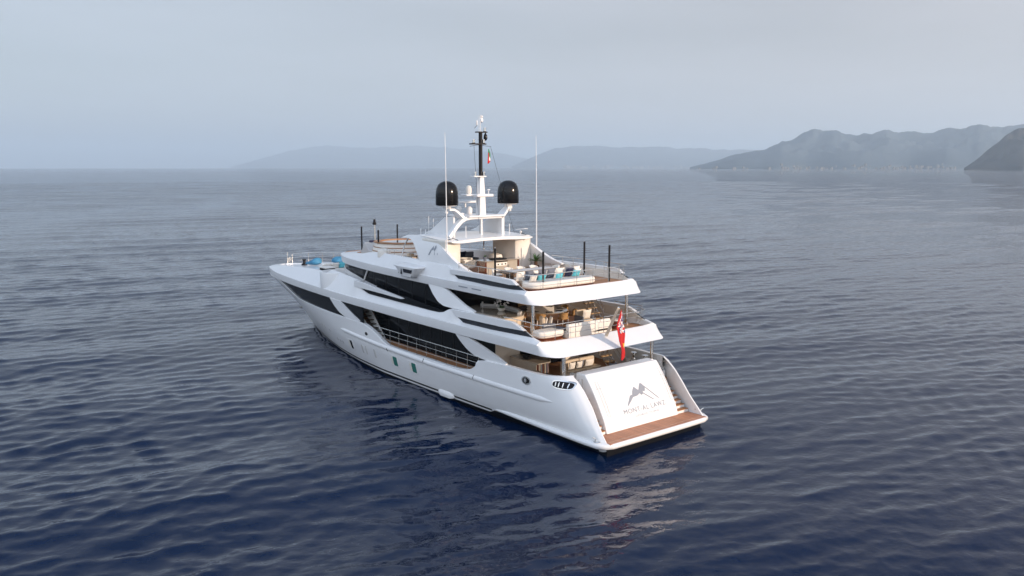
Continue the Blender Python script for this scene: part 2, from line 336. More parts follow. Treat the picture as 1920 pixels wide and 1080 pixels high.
# ------------------------------------------------------------------ yacht : plan curves (x forward from the stern, y to port, z up)
yacht = thing('motor_yacht', 'long white three-deck motor yacht with black mast and twin black domes', 'yacht')
Y_BAND = smooth_interp([4.0, 8, 16, 24, 30.3, 36, 41.8, 45.2, 47.8, 49.3, 50.2, 50.5], [4.85, 4.88, 4.9, 4.75, 4.5, 4.12, 3.62, 3.1, 2.4, 1.6, .75, 0])
Y_SUN = smooth_interp([5.2, 6.7, 10, 16, 21.7, 25, 28, 31, 33, 34.2, 34.8], [4.5, 4.55, 4.5, 4.38, 4.15, 3.9, 3.55, 3.0, 2.2, 1.3, 0])
xs_z = interp([-1, .75, 1.6, 2.4, 3.1, 3.5, 3.8, 4.8], [.35, -.02, .72, 1.32, 1.95, 2.42, 2.95, 3.8])
xb_z = interp([-1, 0, 1, 2, 3, 4, 4.85], [42, 43.3, 45.1, 46.9, 48.4, 49.6, 50.4])
NS = [0, .0065, .0174, .035, .065]
LV = [(-1, [0, .2, .45, .58, .7, .8, .9, 1], [3.3, 3.6, 3.8, 3.4, 2.5, 1.6, .6, 0]),
      (0, [0, .1, .25, .4, .5, .58, .675, .775, .895, 1], [3.75, 3.92, 4.05, 4.2, 4.2, 3.98, 3.46, 2.59, 1.32, 0]),
      (.75, NS+[.1, .25, .4, .5, .6, .7, .8, .9, 1], [3.98, 4.14, 4.24, 4.30, 4.34, 4.37, 4.4, 4.45, 4.42, 4.15, 3.55, 2.6, 1.35, 0]),
      (2.3, NS+[.1, .2, .45, .52, .62, .72, .82, .91, .96, 1], [3.80, 4.08, 4.32, 4.52, 4.66, 4.72, 4.75, 4.75, 4.68, 4.35, 3.72, 2.75, 1.5, .7, 0]),
      (4.8, NS+[.1, .3, .5, .6, .72, .82, .895, .945, .975, .993, 1], [3.75, 4.05, 4.30, 4.54, 4.70, 4.76, 4.8, 4.7, 4.48, 4.06, 3.58, 3.05, 2.38, 1.6, .78, 0])]
LVF = [(z, smooth_interp(a, b)) for z, a, b in LV]
def hull_y(t, z):
    v = [f(t) for _, f in LVF]; return smooth_interp([q[0] for q in LVF], v)(z)
def hull_x(t, z): return xs_z(z)+(xb_z(z)-xs_z(z))*t
def hull_t(x, z): return (x-xs_z(z))/(xb_z(z)-xs_z(z))
def hull_pt(x, z, off=0.): return (x, hull_y(min(max(hull_t(x, z), 0), 1), z)+off, z)
ZT = interp([0, 1.6, 2.3, 3.2, 4.4, 7.5, 9.6, 10.1, 10.5, 11, 11.6, 12.3, 13.2, 16.5, 19.5, 21.0, 21.7, 23.3, 24.6, 26, 30, 36, 39.0, 40.2, 42.8, 43.6, 51],
            [3.76, 3.76, 3.84, 3.72, 3.60, 3.60, 3.52, 3.38, 3.05, 2.72, 2.56, 2.48, 2.44, 2.44, 2.44, 2.46, 2.56, 3.2, 3.5, 3.55, 3.52, 3.5, 3.52, 3.72, 4.5, 4.82, 4.88])
hb = MB(); rows = 22; T = sorted(set([i/150 for i in range(151)]+[.0015, .003, .0045, .006, .008, .01, .012, .0165, .0235, .004, .01, .015, .985, .99, .995]))
def col_pts(t):
    zt = 3.6
    for _ in range(12): zt = ZT(hull_x(t, zt))
    zs = [-1, -.5, 0, .35, .75]+[.75+(zt-.75)*k/(rows-5) for k in range(1, rows-4)]
    return [(hull_x(t, z), hull_y(t, z), z) for z in zs]
cols = [col_pts(t) for t in T]
hb.loft(cols, False, False)
inner = []                                                     # bulwark cap and inner face
for t, c in zip(T, cols):
    x, y, z = c[-1]; th = .30
    fl = 2.42 if 2.2 < x < 27 else (z-.12 if x >= 27 else .74+x*.75)
    yi = max(y-(th if x > 4.2 else .06+.24*max(0, x-2.3)/1.9), 0); inner.append([(x, y, z), (x+.0, y-.04 if y > .1 else y, z+.03), (x, yi, z+.03), (x, yi, max(min(fl, z-.05), .6))])
hb.loft(inner, False, False)
e0 = cols[0]; xi = inner[0][3]                                  # aft end cap of each wing
endc = [p for p in e0 if p[2] >= .7]
hb.loft([endc, [(p[0]+.02, p[1]-.06, p[2]) for p in endc]], False, False)
hb.loft([[(p[0]+.02, p[1]-.06, p[2]) for p in endc], [(3.4, 4.30, min(p[2], 3.5)) for p in endc]], False, False)
hb.loft([[e for e in e0 if .3 < e[2] <= .76], [(p[0], 0, p[2]) for p in e0 if .3 < p[2] <= .76]], False, False)   # transom below the platform
hull = hb.both().build('hull', M['white'], yacht, ang=30)

def hull_strip(x0, x1, z0, z1, off, n=80, nz=2, zf0=None, zf1=None):
    """closed thin skin that follows the hull side"""
    out = []
    for i in range(n):
        x = x0+(x1-x0)*i/(n-1); a = zf0(x) if zf0 else z0; b = zf1(x) if zf1 else z1
        if b < a: b = a
        o = [hull_pt(x, a+(b-a)*k/nz, off) for k in range(nz+1)]; q = [hull_pt(x, a+(b-a)*k/nz, off-.06) for k in reversed(range(nz+1))]
        out.append(o+q)
    return MB().loft(out)
hull_strip(9.6, 43.0, .30, .42, .012, 160).sides('boot_stripe', M['mblack'], hull)
hull_strip(.6, 42.6, -.9, .14, .012, 160, zf0=lambda x: -.9, zf1=interp([0, 9.3, 9.9, 43], [.44, .40, .16, .14])).sides('bottom_paint', M['bottom'], hull)
# rub rail : a rounded white moulding
def rail_tube(x0, x1, zc, r, name, n=90):
    rings = []
    for i in range(n):
        x = x0+(x1-x0)*i/(n-1); z = zc(x); k = min(1, (i+.4)/5, (n-.6-i)/4)
        c = hull_pt(x, z); rings.append([(c[0], c[1]-.02+k*r*.62*math.cos(a), c[2]+k*r*math.sin(a)) for a in [math.pi*2*j/10 for j in range(10)]])
    return MB().loft(rings).sides(name, M['white'], hull)
rail_tube(3.4, 29.3, interp([3.4, 8, 16, 22, 29.4], [2.29, 2.25, 2.2, 2.3, 2.5]), .17, 'rub_rail', 110)
# dark strip of bow windows
hull_strip(25.0, 44.2, 3.4, 4.9, -.12, 110, 3, zf0=lambda x: ZT(x)-.1, zf1=lambda x: 4.95).sides('bow_window', M['glass'], hull)

# stern sponson and platform rim
def rim():
    path = [(9.9, hull_pt(9.9, .5)[1]-.1, .45), (9.2, hull_pt(9.2, .5)[1]-.02, .47), (8, 4.32, .5), (5.5, 4.38, .52), (3, 4.42, .52), (1.2, 4.42, .52), (.3, 4.36, .52), (-.12, 4.1, .52), (-.27, 3.7, .52), (-.3, 2, .52), (-.3, 0, .52)]
    path += [(x, -y, z) for x, y, z in reversed(path[:-1])]
    P = [Vector(p) for p in path]; rings = []
    for i, p in enumerate(P):
        t = (P[min(i+1, len(P)-1)]-P[max(i-1, 0)]).normalized(); o = Vector((t.y, -t.x, 0)).normalized()
        if i <= 10 and o.y < 0 or i > 10 and o.y > 0 and False: o = -o
        mid = Vector((4, 0, 0)); 
        if (p-mid).dot(o) < 0: o = -o
        k = min(1, i/2.5+.05, (len(P)-1-i)/2.5+.05)
        prof = [(-.5, .22), (.02, .22), (.10, .18), (.13, .08), (.10, -.03), (.0, -.09), (-.5, -.1)]
        rings.append([p+o*(a*(.4+.6*k)-(1-k)*.1)+Vector((0, 0, b*k)) for a, b in prof])
    return MB().loft(rings, True, True)
rim().build('platform_rim', M['white'], yacht, ang=50)
MB().box(.05, 2.6, -3.85, 3.85, -.8, .36).build('transom_foot', M['bottom'], yacht)
plat = MB().box(-.28, 3.2, -3.95, 3.95, .56, .745).build('swim_platform', M['teakp'], yacht)

# ------------------------------------------------------------------ decks
def deck_poly(yf, x0, x1, inset, n=40):
    xs = lin(x0, x1, n); a = [(x, max(yf(x)-inset, .0)) for x in xs]; return a+[(x, -y) for x, y in reversed(a) if y > 0]
MB().slab(deck_poly(lambda x: hull_pt(x, 2.4)[1], 3.0, 42, .2), 2.2, 2.42).build('main_deck', M['teak'], yacht)
MB().slab([(2.2, 2.6), (3.02, 3.9), (3.02, -3.9), (2.2, -2.6)], 2.2, 2.416).build('main_deck', M['teak'], yacht)
MB().slab(deck_poly(Y_BAND, 4.75, 50.2, .30, 60), 5.08, 5.28).build('upper_deck', M['teak'], yacht)
MB().slab(deck_poly(Y_BAND, 4.3, 49.8, .42, 60), 4.86, 5.07).build('upper_deck_ceiling', M['cream'], yacht)
MB().slab(deck_poly(Y_SUN, 6.2, 34.3, .30, 60), 7.80, 8.0).build('sun_deck', M['teak'], yacht)
MB().slab(deck_poly(Y_SUN, 5.7, 34.2, .42, 60), 7.48, 7.79).build('sun_deck_ceiling', M['cream'], yacht)

# ------------------------------------------------------------------ upper deck band (the long white bulwark between main and upper deck)
UB_TOP = interp([4.4, 5.3, 9, 11.9, 12.3, 12.7, 13.1, 13.7, 14.3, 14.9, 16, 21.8, 24.6, 26.0, 26.3, 28.4, 32.6, 33.5, 38, 42, 46, 49.0, 51],
                [5.42, 5.62, 5.53, 5.56, 5.8, 6.1, 6.24, 6.08, 5.82, 5.72, 5.70, 5.74, 5.76, 6.12, 6.6, 6.62, 6.7, 6.45, 6.3, 6.05, 5.75, 5.5, 5.4])
UB_IN = interp([4.4, 14.5, 25.9, 26.6, 28.5, 32.3, 38, 42, 46, 49, 50.5], [.14, .30, .32, .48, .75, .98, 1.05, 1.05, .95, .75, .6])     # how far the top leans inboard
UB_LOW = interp([4, 16, 36, 44, 50.5], [4.75, 4.74, 4.72, 4.78, 4.92])
def band(yf, zlow, ztop, lean, x0, x1, ridge_h, n, bow=None, under=.5):
    """port half: bottom inner, bottom outer, rounded chin, ridge, top outer, top inner, inner foot"""
    xs = [x0+(x1-x0)*i/(n-1) for i in range(n)]
    cols = []
    for x in xs:
        y = yf(x); zl = zlow(x); zt = ztop(x); l = lean(x); dy = (yf(x+.02)-yf(x-.02))/.04 if x < x1-.03 else -8
        k = 1/math.sqrt(1+dy*dy); nx, ny = -dy*k, k                      # outward normal in plan
        def off(d, z):
            yy = y-d*ny; xx = x-d*nx
            return (xx, max(yy, 0.0), z)
        r = min(zl+ridge_h, zt-.08)
        cols.append([off(under, zl+.08), off(.05, zl+.0), off(.02, zl+.025), off(.0, zl+.3*ridge_h), off(-.05, r-.05), off(-.045, r-.005), off(.03, r+.03), off(max(l, .15), zt), off(max(l, .15)+.05, zt+.03), off(max(l, .15)+.17, zt+.03), off(max(l, .15)+.22, zt-.02), off(max(l, .15)+.25, min(zl+.45, zt-.05))])
    return cols
ub_cols = band(Y_BAND, UB_LOW, UB_TOP, UB_IN, 4.6, 50.45, .62, 220)
# sloped fascia round the stern end
def fascia(x_low, z_low, x_top, z_top, half, corner, endcol, chin=.08, n=14):
    """aft face of an overhang : bottom edge further aft than the top edge, rounded corner into the side band"""
    return None
ub = MB().loft(ub_cols, False, False)
def stern_face(cols0, xl, xt, zl, zt, yl, yt, rl, floor):
    """join the first column of a side band to a sloped aft face, port half (y from corner to 0)"""
    c = cols0; rings = [c]; nseg = 12
    for k in range(1, nseg+1):
        a = math.pi/2*k/nseg; ring = []
        for j, p in enumerate(c):
            w = min(1, max(0, (p[2]-zl)/(zt-zl))) if j >= 2 else 0
            xe = xl+(xt-xl)*w; ye_c = p[1]-rl                      # corner centre
            px = p[0]+(xe-p[0])*math.sin(a); py = p[1]-rl*(1-math.cos(a))
            if j in (0,): px = p[0]+(xl+.5-p[0])*math.sin(a); py = p[1]-rl*(1-math.cos(a))
            if j >= 7: px = px+0.02
            ring.append((px, py, p[2]+(min(p[2], zt)-p[2])*k/nseg))
        rings.append(ring)
    last = rings[-1]; rings.append([(p[0]-.12, 0, p[2]) for p in last])
    return MB().loft(rings, False, False)
ubs = stern_face(ub_cols[0], 3.35, 4.62, 4.75, 5.42, 0, 0, .9, 5.2)
ub.add(ubs.v, ubs.f)
upper_band = ub.both().build('upper_deck_bulwark', M['white'], yacht, ang=24)

# the sun deck band
SB_TOP = interp([5.9, 6.5, 7.4, 9.5, 13.1, 13.5, 13.9, 14.5, 18, 22, 25.5, 27.3, 29, 31, 33, 35], [8.10, 8.12, 8.06, 8.03, 8.10, 8.35, 8.66, 8.78, 8.84, 8.82, 8.72, 8.55, 8.3, 8.15, 8.05, 8.0])
SB_IN = interp([5.9, 13, 14.5, 20, 26, 30, 35], [.12, .12, .35, .5, .75, 1.0, 1.1])
SB_LOW = interp([5, 30, 35], [7.40, 7.40, 7.46])
sb_cols = band(Y_SUN, SB_LOW, SB_TOP, SB_IN, 6.1, 34.75, .56, 150)
sb = MB().loft(sb_cols, False, False)
sbs = stern_face(sb_cols[0], 5.05, 6.1, 7.4, 8.1, 0, 0, .9, 8.0)
sb.add(sbs.v, sbs.f)
sun_band = sb.both().build('sun_deck_bulwark', M['white'], yacht, ang=24)

# pointed white fins and the dark slit windows under them
def fin(poly, yf, th, name, parent, m, off=0.):
    b = MB(); n = len(poly)
    o = [(x, yf(x)-off, z) for x, z in poly]; i = [(x, yf(x)-off-th, z) for x, z in poly]
    b.add(o+i, [tuple(range(n)), tuple(range(2*n-1, n-1, -1))]+[(k, k+n, (k+1) % n+n, (k+1) % n) for k in range(n)])
    for s in (0, 1): (b.mirror() if s else b).build(name, m, parent, bevel=.025)
fin([(26.6, 6.12), (26.6, 6.62), (24.6, 6.55), (22, 6.36), (19.5, 6.17), (19.2, 6.10), (19.5, 6.06), (22, 6.1)], Y_BAND, .22, 'side_fin', upper_band, M['white'], .2)
fin([(13.1, 6.22), (13.0, 6.24), (10.9, 6.29), (6.96, 6.31), (6.4, 6.15), (5.85, 5.94), (8, 5.86), (12.5, 5.82)], Y_BAND, .25, 'side_fin', upper_band, M['white'], .08)
fin([(13.9, 8.66), (13.0, 8.70), (8.5, 8.70), (7.4, 8.66), (6.9, 8.40), (7.6, 8.35), (10.5, 8.40), (13.8, 8.36)], Y_SUN, .25, 'side_fin', sun_band, M['white'], .08)
fin([(26.3, 6.3), (26.3, 5.5), (14.5, 5.5), (14.5, 5.9), (19, 6.25)], Y_BAND, .1, 'slit_window', upper_band, M['glass'], .38)
fin([(12.9, 6.1), (12.9, 5.4), (5.3, 5.4), (5.2, 5.62), (6.3, 6.05)], Y_BAND, .08, 'slit_window', upper_band, M['glassgrey'], .2)
fin([(13.9, 8.5), (13.9, 7.95), (6.3, 7.95), (6.3, 8.13), (7.2, 8.45)], Y_SUN, .08, 'slit_window', sun_band, M['glassgrey'], .2)

fin([(12.9, 6.2), (12.9, 5.35), (5.4, 5.35), (5.3, 5.62), (6.4, 6.1)], Y_BAND, .04, 'bulwark_lining', upper_band, M['cream'], .34)
fin([(13.9, 8.6), (13.9, 7.95), (6.4, 7.95), (6.4, 8.13), (7.3, 8.5)], Y_SUN, .04, 'bulwark_lining', sun_band, M['cream'], .34)
# leaf shaped wing panels
def leaf(up, lo, yf, n=26, off=0.):
    """leaf between an upper and a lower edge line, both lists of (x, z), bent to follow yf(x, z)"""
    fu = interp(*zip(*sorted(up))); fl = interp(*zip(*sorted(lo))); x0 = min(p[0] for p in up+lo); x1 = max(p[0] for p in up+lo)
    rings = []
    for x in lin(x0, x1, n):
        a, b = fl(x), max(fu(x), fl(x)+.02)
        rings.append([(x, yf(x, a+(b-a)*k/4)+off, a+(b-a)*k/4) for k in range(5)]+[(x, yf(x, a+(b-a)*k/4)+off-.16, a+(b-a)*k/4) for k in reversed(range(5))])
    b = MB().loft(rings)
    for s in (0, 1): (b.mirror() if s else b).build('wing_panel', M['white'], yacht, bevel=.02)
leaf([(7.7, 3.70), (8.4, 3.95), (9.6, 4.3), (10.5, 4.55), (11.2, 4.71), (12.6, 4.74)], [(7.7, 3.62), (9.7, 3.54), (10.1, 3.54), (10.9, 3.64), (11.55, 3.9), (12.15, 4.3), (12.6, 4.72)], lambda x, z: 4.62+.16*(z-3.5))
leaf([(10.85, 6.36), (12, 6.62), (13.2, 7.02), (14.2, 7.34), (14.6, 7.41), (16.3, 7.42)], [(10.85, 6.29), (13.2, 6.25), (14.2, 6.27), (14.9, 6.45), (15.6, 6.85), (16.3, 7.40)], lambda x, z: 4.62-.20*(z-6.25))
leaf([(25.5, 3.66), (26.5, 3.96), (27.6, 4.34), (28.4, 4.63), (28.8, 4.73), (30.7, 4.74)], [(25.5, 3.58), (27.2, 3.53), (28.0, 3.6), (29, 3.82), (29.9, 4.22), (30.7, 4.73)], lambda x, z: hull_pt(x, z)[1]-.02)

# ------------------------------------------------------------------ glazed deckhouses
def house(yf, x0, x1, z0, z1, inset, name, m, n=60, lean=0.):
    a = [(x, max(yf(x)-inset, 0)) for x in lin(x0, x1, n)]; ring = a+[(x, -y) for x, y in reversed(a)]
    b = MB(); b.loft([[(x, y, z0) for x, y in ring], [(x-lean*(x > x1-6), y*(1-.0*lean), z1) for x, y in ring]]); return b.build(name, m, yacht, ang=25)
house(lambda x: 3.45 if x < 26 else 3.45, 10.2, 25.4, 2.41, 4.90, 0, 'main_saloon', M['glass'])
house(Y_SUN, 13.4, 34.0, 5.27, 7.5, .30, 'upper_saloon', M['glass'])

# ------------------------------------------------------------------ bulkheads and glazing detail
def wall(name, x, y0, y1, z0, z1, m, th=.08, parent=None): return MB().box(x-th, x, y0, y1, z0, z1).build(name, m, parent or yacht, bevel=.01)
wall('aft_bulkhead', 10.19, 1.6, 3.5, 2.42, 4.86, M['cream']); wall('aft_bulkhead', 10.19, -3.5, -2.0, 2.42, 4.86, M['cream'])
wall('aft_bulkhead', 13.38, -4.1, -1.6, 5.28, 7.48, M['cream'])
for x in (11.6, 13.2, 14.8, 16.2, 17.6, 19.0, 20.4, 21.8, 23.2):
    bm_ = MB().box(x-.03, x+.03, 3.452, 3.462, 2.42, 4.86)
    for s in (0, 1): (bm_.mirror() if s else bm_).build('window_joint', M['mblack'], yacht)
def curtain(x0, x1, z0, z1, off):
    b = MB(); b.loft([[(x, Y_SUN(x)-off, z0), (x, Y_SUN(x)-off, z1), (x, Y_SUN(x)-off-.02, z1), (x, Y_SUN(x)-off-.02, z0)] for x in lin(x0, x1, 8)]); return b
for x in (17.2, 19.0, 20.9, 22.9, 25.0):
    for s in (0, 1):
        b = curtain(x, x+.09, 5.6, 7.45, .285); (b.mirror() if s else b).build('window_joint', M['mblack'], yacht)
# wheelhouse front : white dado, raked pillar
dado = MB()
a = [(x, max(Y_SUN(x)-.24, 0)) for x in lin(24.5, 34.06, 40)]; ring = a+[(x, -y) for x, y in reversed(a)]
zt = interp([24.5, 26.5, 28.5, 31, 34.1], [6.3, 6.45, 6.68, 6.85, 6.9])
dado.loft([[(x, y, 5.28) for x, y in ring], [(x, y, zt(x)) for x, y in ring], [(x, y*.97, zt(x)+.01) for x, y in ring]], False, False); dado.build('wheelhouse_dado', M['white'], yacht)
for s in (1, -1):
    MB().tube([(26.9, s*(Y_SUN(26.9)-.22), 6.4), (26.0, s*(Y_SUN(26.0)-.25), 7.5)], .07, 6).build('raked_pillar', M['white'], yacht)
# bow blister : half drum growing out of the bulwark
for s in (0, 1):
    b = MB().loft([[(32.1+1.5*k*math.cos(a), 2.98+1.5*k*math.sin(a), z) for a in [2*math.pi*i/48 for i in range(48)]] for z, k in ((4.95, .97), (5.2, .985), (6.58, 1), (6.65, .985), (6.66, .95), (6.66, .88), (6.2, .86))], True, False)
    (b.mirror() if s else b).build('bow_blister', M['white'], upper_band, ang=50)
# whaleback foredeck
fd = MB(); rw = []
for x in lin(37.8, 50.0, 40):
    y = max(Y_BAND(x)-UB_IN(x)-.12, .0); z = UB_TOP(x)-.12
    rw.append([(x, y*k, z+.06*(1-k*k)) for k in (1, .8, .5, 0, -.5, -.8, -1)])
fd.loft(rw, False, False); fd.loft([[(p[0], p[1], 5.2) for p in rw[0]], rw[0]], False, False)
fd.build('foredeck', M['white'], yacht)

MB().slab(deck_poly(lambda x: Y_BAND(x)-UB_IN(x), 33.6, 37.9, .24, 16), 5.4, 5.78).build('lounge_deck', M['white'], yacht)
# ------------------------------------------------------------------ railings
def railing(path, h=1.0, rails=(1., .66, .33), step=1.5, r=.018, z_off=0., lean=0., mat_=None, closed_ends=True, top_r=.023):
    P = [Vector(p) for p in path]; m = mat_ or M['steel']
    b = MB()
    for k in rails: b.tube([p+Vector((0, 0, h*k)) for p in P], top_r if k == rails[0] else r*.7, 6)
    o = b.build('railing', m, yacht)
    d = [0]
    for i in range(1, len(P)): d.append(d[-1]+(P[i]-P[i-1]).length)
    n = max(1, round(d[-1]/step)); first = None
    for k in range(n+1):
        s = d[-1]*k/n; i = max(j for j in range(len(d)) if d[j] <= s+1e-6); i = min(i, len(P)-2)
        t = (s-d[i])/max(d[i+1]-d[i], 1e-6); q = P[i].lerp(P[i+1], t)
        if first is None:
            first = MB().tube([(0, 0, 0), (0, 0, h)], r, 6).build('post', m, o); c = first
        else:
            c = first.copy(); COL.objects.link(c); c.parent = o
        c.location = q
    return o
def sidepath(f, x0, x1, n, z, s): return [(x, s*f(x), z(x) if callable(z) else z) for x in lin(x0, x1, n)]
for s in (1, -1):
    railing([(x, s*(hull_pt(x, 2.4)[1]-.12), 2.45) for x in lin(23.4, 10.4, 20)], 1.15, step=1.22)
    railing([(x, s*(Y_SUN(x)-.5), 8.5) for x in lin(13.4, 7.0, 10)], .55, rails=(1.,), step=1.0)
    railing([(x, s*(Y_SUN(x)-.75), 8.75) for x in lin(24.8, 17.5, 10)], .42, rails=(1.,), step=1.3)
    railing([(x, s*(Y_BAND(x)-.28), 6.0) for x in lin(7.9, 5.5, 5)], .45, rails=(1., .4), step=1.3)
railing([(6.7, 4.2, 8.05), (6.2, 3.8, 8.05), (6.15, 3.2, 8.05), (6.15, 0, 8.05), (6.15, -3.6, 8.05), (6.3, -3.9, 8.05), (7.2, -4.15, 8.05), (8.5, -4.15, 8.05)], .95, step=1.4)
railing([(5.6, 4.45, 5.40), (4.85, 4.15, 5.40), (4.75, 3.6, 5.40), (4.75, .25, 5.40)], .92, step=1.42)
railing([(4.75, -.45, 5.40), (4.75, -3.8, 5.40), (4.9, -4.2, 5.42), (5.8, -4.45, 5.42)], .92, step=1.5)
railing([(36, -3.05, 6.3), (39, -2.75, 6.15), (42, -2.35, 5.98), (44.5, -1.95, 5.82), (46.4, -1.4, 5.70), (46.9, -.6, 5.67), (46.6, .6, 5.67)], 1.05, step=1.9)
railing([(28.6, -2.9, 8.4), (30.5, -2.3, 8.3), (31.6, -1.2, 8.25), (31.8, 0, 8.25)], .75, rails=(1., .5), step=1.2)
railing([(46.4, .9, 5.67), (45.9, 1.25, 5.70)], .8, rails=(1., .5), step=.5)
for x, y in ((48.3, .35),): MB().tube([(x, y, 5.4), (x, y, 6.75)], .025, 6).build('jack_staff', M['steel'], yacht)

# ------------------------------------------------------------------ stern : garage door, stairs, fittings
PX = smooth_interp([.745, 1.2, 2.0, 2.9, 3.6, 3.72], [.98, 1.12, 1.55, 2.12, 2.66, 2.77])
prof = [(PX(z), z) for z in lin(.746, 3.72, 16)]
door = MB().yprism(prof+[(3.5, 3.725), (3.5, .746)], -2.96, 2.92).build('garage_door', M['white'], yacht, bevel=.05, ang=30)
def on_door(y, s, off=.012):
    z = .75+s*.8664; return (PX(min(z, 3.7))-off*.87, y, z+off*.5)
def decal(poly, name, m, off=.014, th=.01):
    """flat mark laid on the curved door, cut in strips so that it bends with it"""
    n = len(poly); me = bmesh.new(); vs = [me.verts.new((p[0], p[1], 0)) for p in poly]; me.faces.new(vs)
    bmesh.ops.triangulate(me, faces=me.faces[:]); bmesh.ops.subdivide_edges(me, edges=me.edges[:], cuts=2, use_grid_fill=True)
    b = MB(); idx = {v: i for i, v in enumerate(me.verts)}
    b.add([on_door(v.co.x, v.co.y, off) for v in me.verts], [tuple(idx[v] for v in f.verts) for f in me.faces]); me.free()
    return b.build(name, m, door)
EM = [(-0.14, 2.26), (-0.41, 2.0), (-0.68, 2.36), (-0.82, 2.35), (-1.0, 2.11), (-0.89, 1.88), (-0.8, 1.87), (-0.7, 1.9), (-0.71, 1.79), (-0.52, 1.69), (-0.46, 1.74), (-0.4, 1.82), (-0.19, 1.72), (-0.17, 1.86), (-0.1, 1.8), (-0.05, 1.9), (0.05, 1.88), (0.05, 1.91), (0.19, 1.69), (0.23, 1.76), (0.3, 1.78), (0.77, 1.28), (0.84, 1.29), (0.39, 1.81), (0.28, 1.83), (0.2, 1.82), (0.1, 2.01)]
decal(EM, 'mountain_emblem', M['grey'])
decal([(-0.95, 2.19), (-1.78, 1.32), (-1.74, 1.28), (-0.97, 2.08)], 'emblem_stroke', M['grey'], .0145)
decal([(-0.66, 1.84), (-1.34, 1.32), (-1.30, 1.28), (-0.64, 1.77)], 'emblem_stroke', M['grey'], .0145)
def lettering(txt, ycen, width, s0, cap, name, m, place, parent, bold=0.):
    cu = bpy.data.curves.new('lettering_curve', 'FONT'); cu.body = txt; cu.size = 1; cu.resolution_u = 3; cu.offset = bold; cu.space_character = 1.14
    ob = bpy.data.objects.new('lettering_curve', cu); COL.objects.link(ob); bpy.context.view_layer.update()
    dg = bpy.context.evaluated_depsgraph_get(); me = ob.evaluated_get(dg).to_mesh()
    vs = [v.co.copy() for v in me.vertices]; fs = [tuple(p.vertices) for p in me.polygons]; ob.evaluated_get(dg).to_mesh_clear()
    bpy.data.objects.remove(ob); bpy.data.curves.remove(cu)
    x0 = min(v.x for v in vs); x1 = max(v.x for v in vs); hgt = max(v.y for v in vs)
    b = MB(); b.add([place(ycen+width/2-(v.x-x0)/(x1-x0)*width, s0+v.y/hgt*cap) for v in vs], fs)
    return b.build(name, m, parent, smooth=False)
M['paleletter'] = mat('pale_letter', (.34, .37, .42), .4)
lettering("MONT-AL LAWZ", -.43, 3.42, .84, .28, 'yacht_name', M['grey'], lambda y, s: on_door(y, s, .014), door)
lettering("GEORGE TOWN", -.45, 1.95, .56, .125, 'home_port', M['paleletter'], lambda y, s: on_door(y, s, .014), door)
for y0, y1, a, b_ in ((2.56, 2.36, .95, 2.94), (-2.62, -2.80, .98, 2.96)):
    MB().tube([on_door(y0, s, .05) for s in lin(a, b_, 8)]+[on_door(y1, s, .05) for s in lin(b_, a, 8)], .011, 6, True).build('door_handrail', M['steel'], door)
MB().add([on_door(y, 2.55+d, .004) for y in (2.9, -2.94) for d in (0, .02)], [(0, 1, 3, 2)]).build('door_seam', M['sheet'], door)
for s in (1, -1):
    st = MB(); tr = []
    for k in range(8):
        z = .76+.208*(k+1); x0 = 1.05+.27*k
        st.box(x0+.03, 3.35, s*2.97 if s > 0 else -3.9, 3.9 if s > 0 else -2.97, z-.208, z-.03)
    o = st.build('stern_stair', M['white'], yacht, smooth=False)
    for k in range(8):
        z = .76+.208*(k+1); x0 = 1.05+.27*k
        MB().box(x0-.02, x0+.33, min(s*2.98, s*3.88), max(s*2.98, s*3.88), z-.03, z+.012).build('tread', M['tread'], o)
    # quarter cleat, fairleads, gate
    cb = MB().lathe([(.20, 0), (.22, .03), (.18, .06)], (.45, s*4.18, .745), 14)
    for q in (-1, 1): cb.tube([(.45+q*.03, s*4.18+q*.07, .79), (.45+q*.04, s*4.18+q*.12, .95), (.45+q*.10, s*4.18+q*.28, 1.03)], [.05, .045, .025], 8)
    cb.build('mooring_cleat', M['chrome'], yacht)
    MB().tube([(2.9, s*3.0, 3.45), (2.9, s*3.95, 3.52), (2.9, s*4.0, 3.3)], .025, 6).tube([(2.85, s*3.05, 3.45), (2.75, s*3.05, 2.4)], .025, 6).build('stair_gate', M['chrome'], yacht)
def hull_oval(xc, zc, rx, rz, name, m, off, s, parent, n=24, pw=2.):
    rings = []
    for j in range(n+1):
        u = -math.cos(math.pi*j/n); h = rz*max(0.04, (1-abs(u)**pw))**(1/pw); x = xc+rx*u
        o = [hull_pt(x, zc+h*k, off) for k in (-1, -.5, 0, .5, 1)]; q = [hull_pt(x, zc+h*k, -.04) for k in (1, .5, 0, -.5, -1)]; rings.append([(p[0], s*p[1], p[2]) for p in o+q])
    return MB().loft(rings).build(name, m, parent, ang=50)
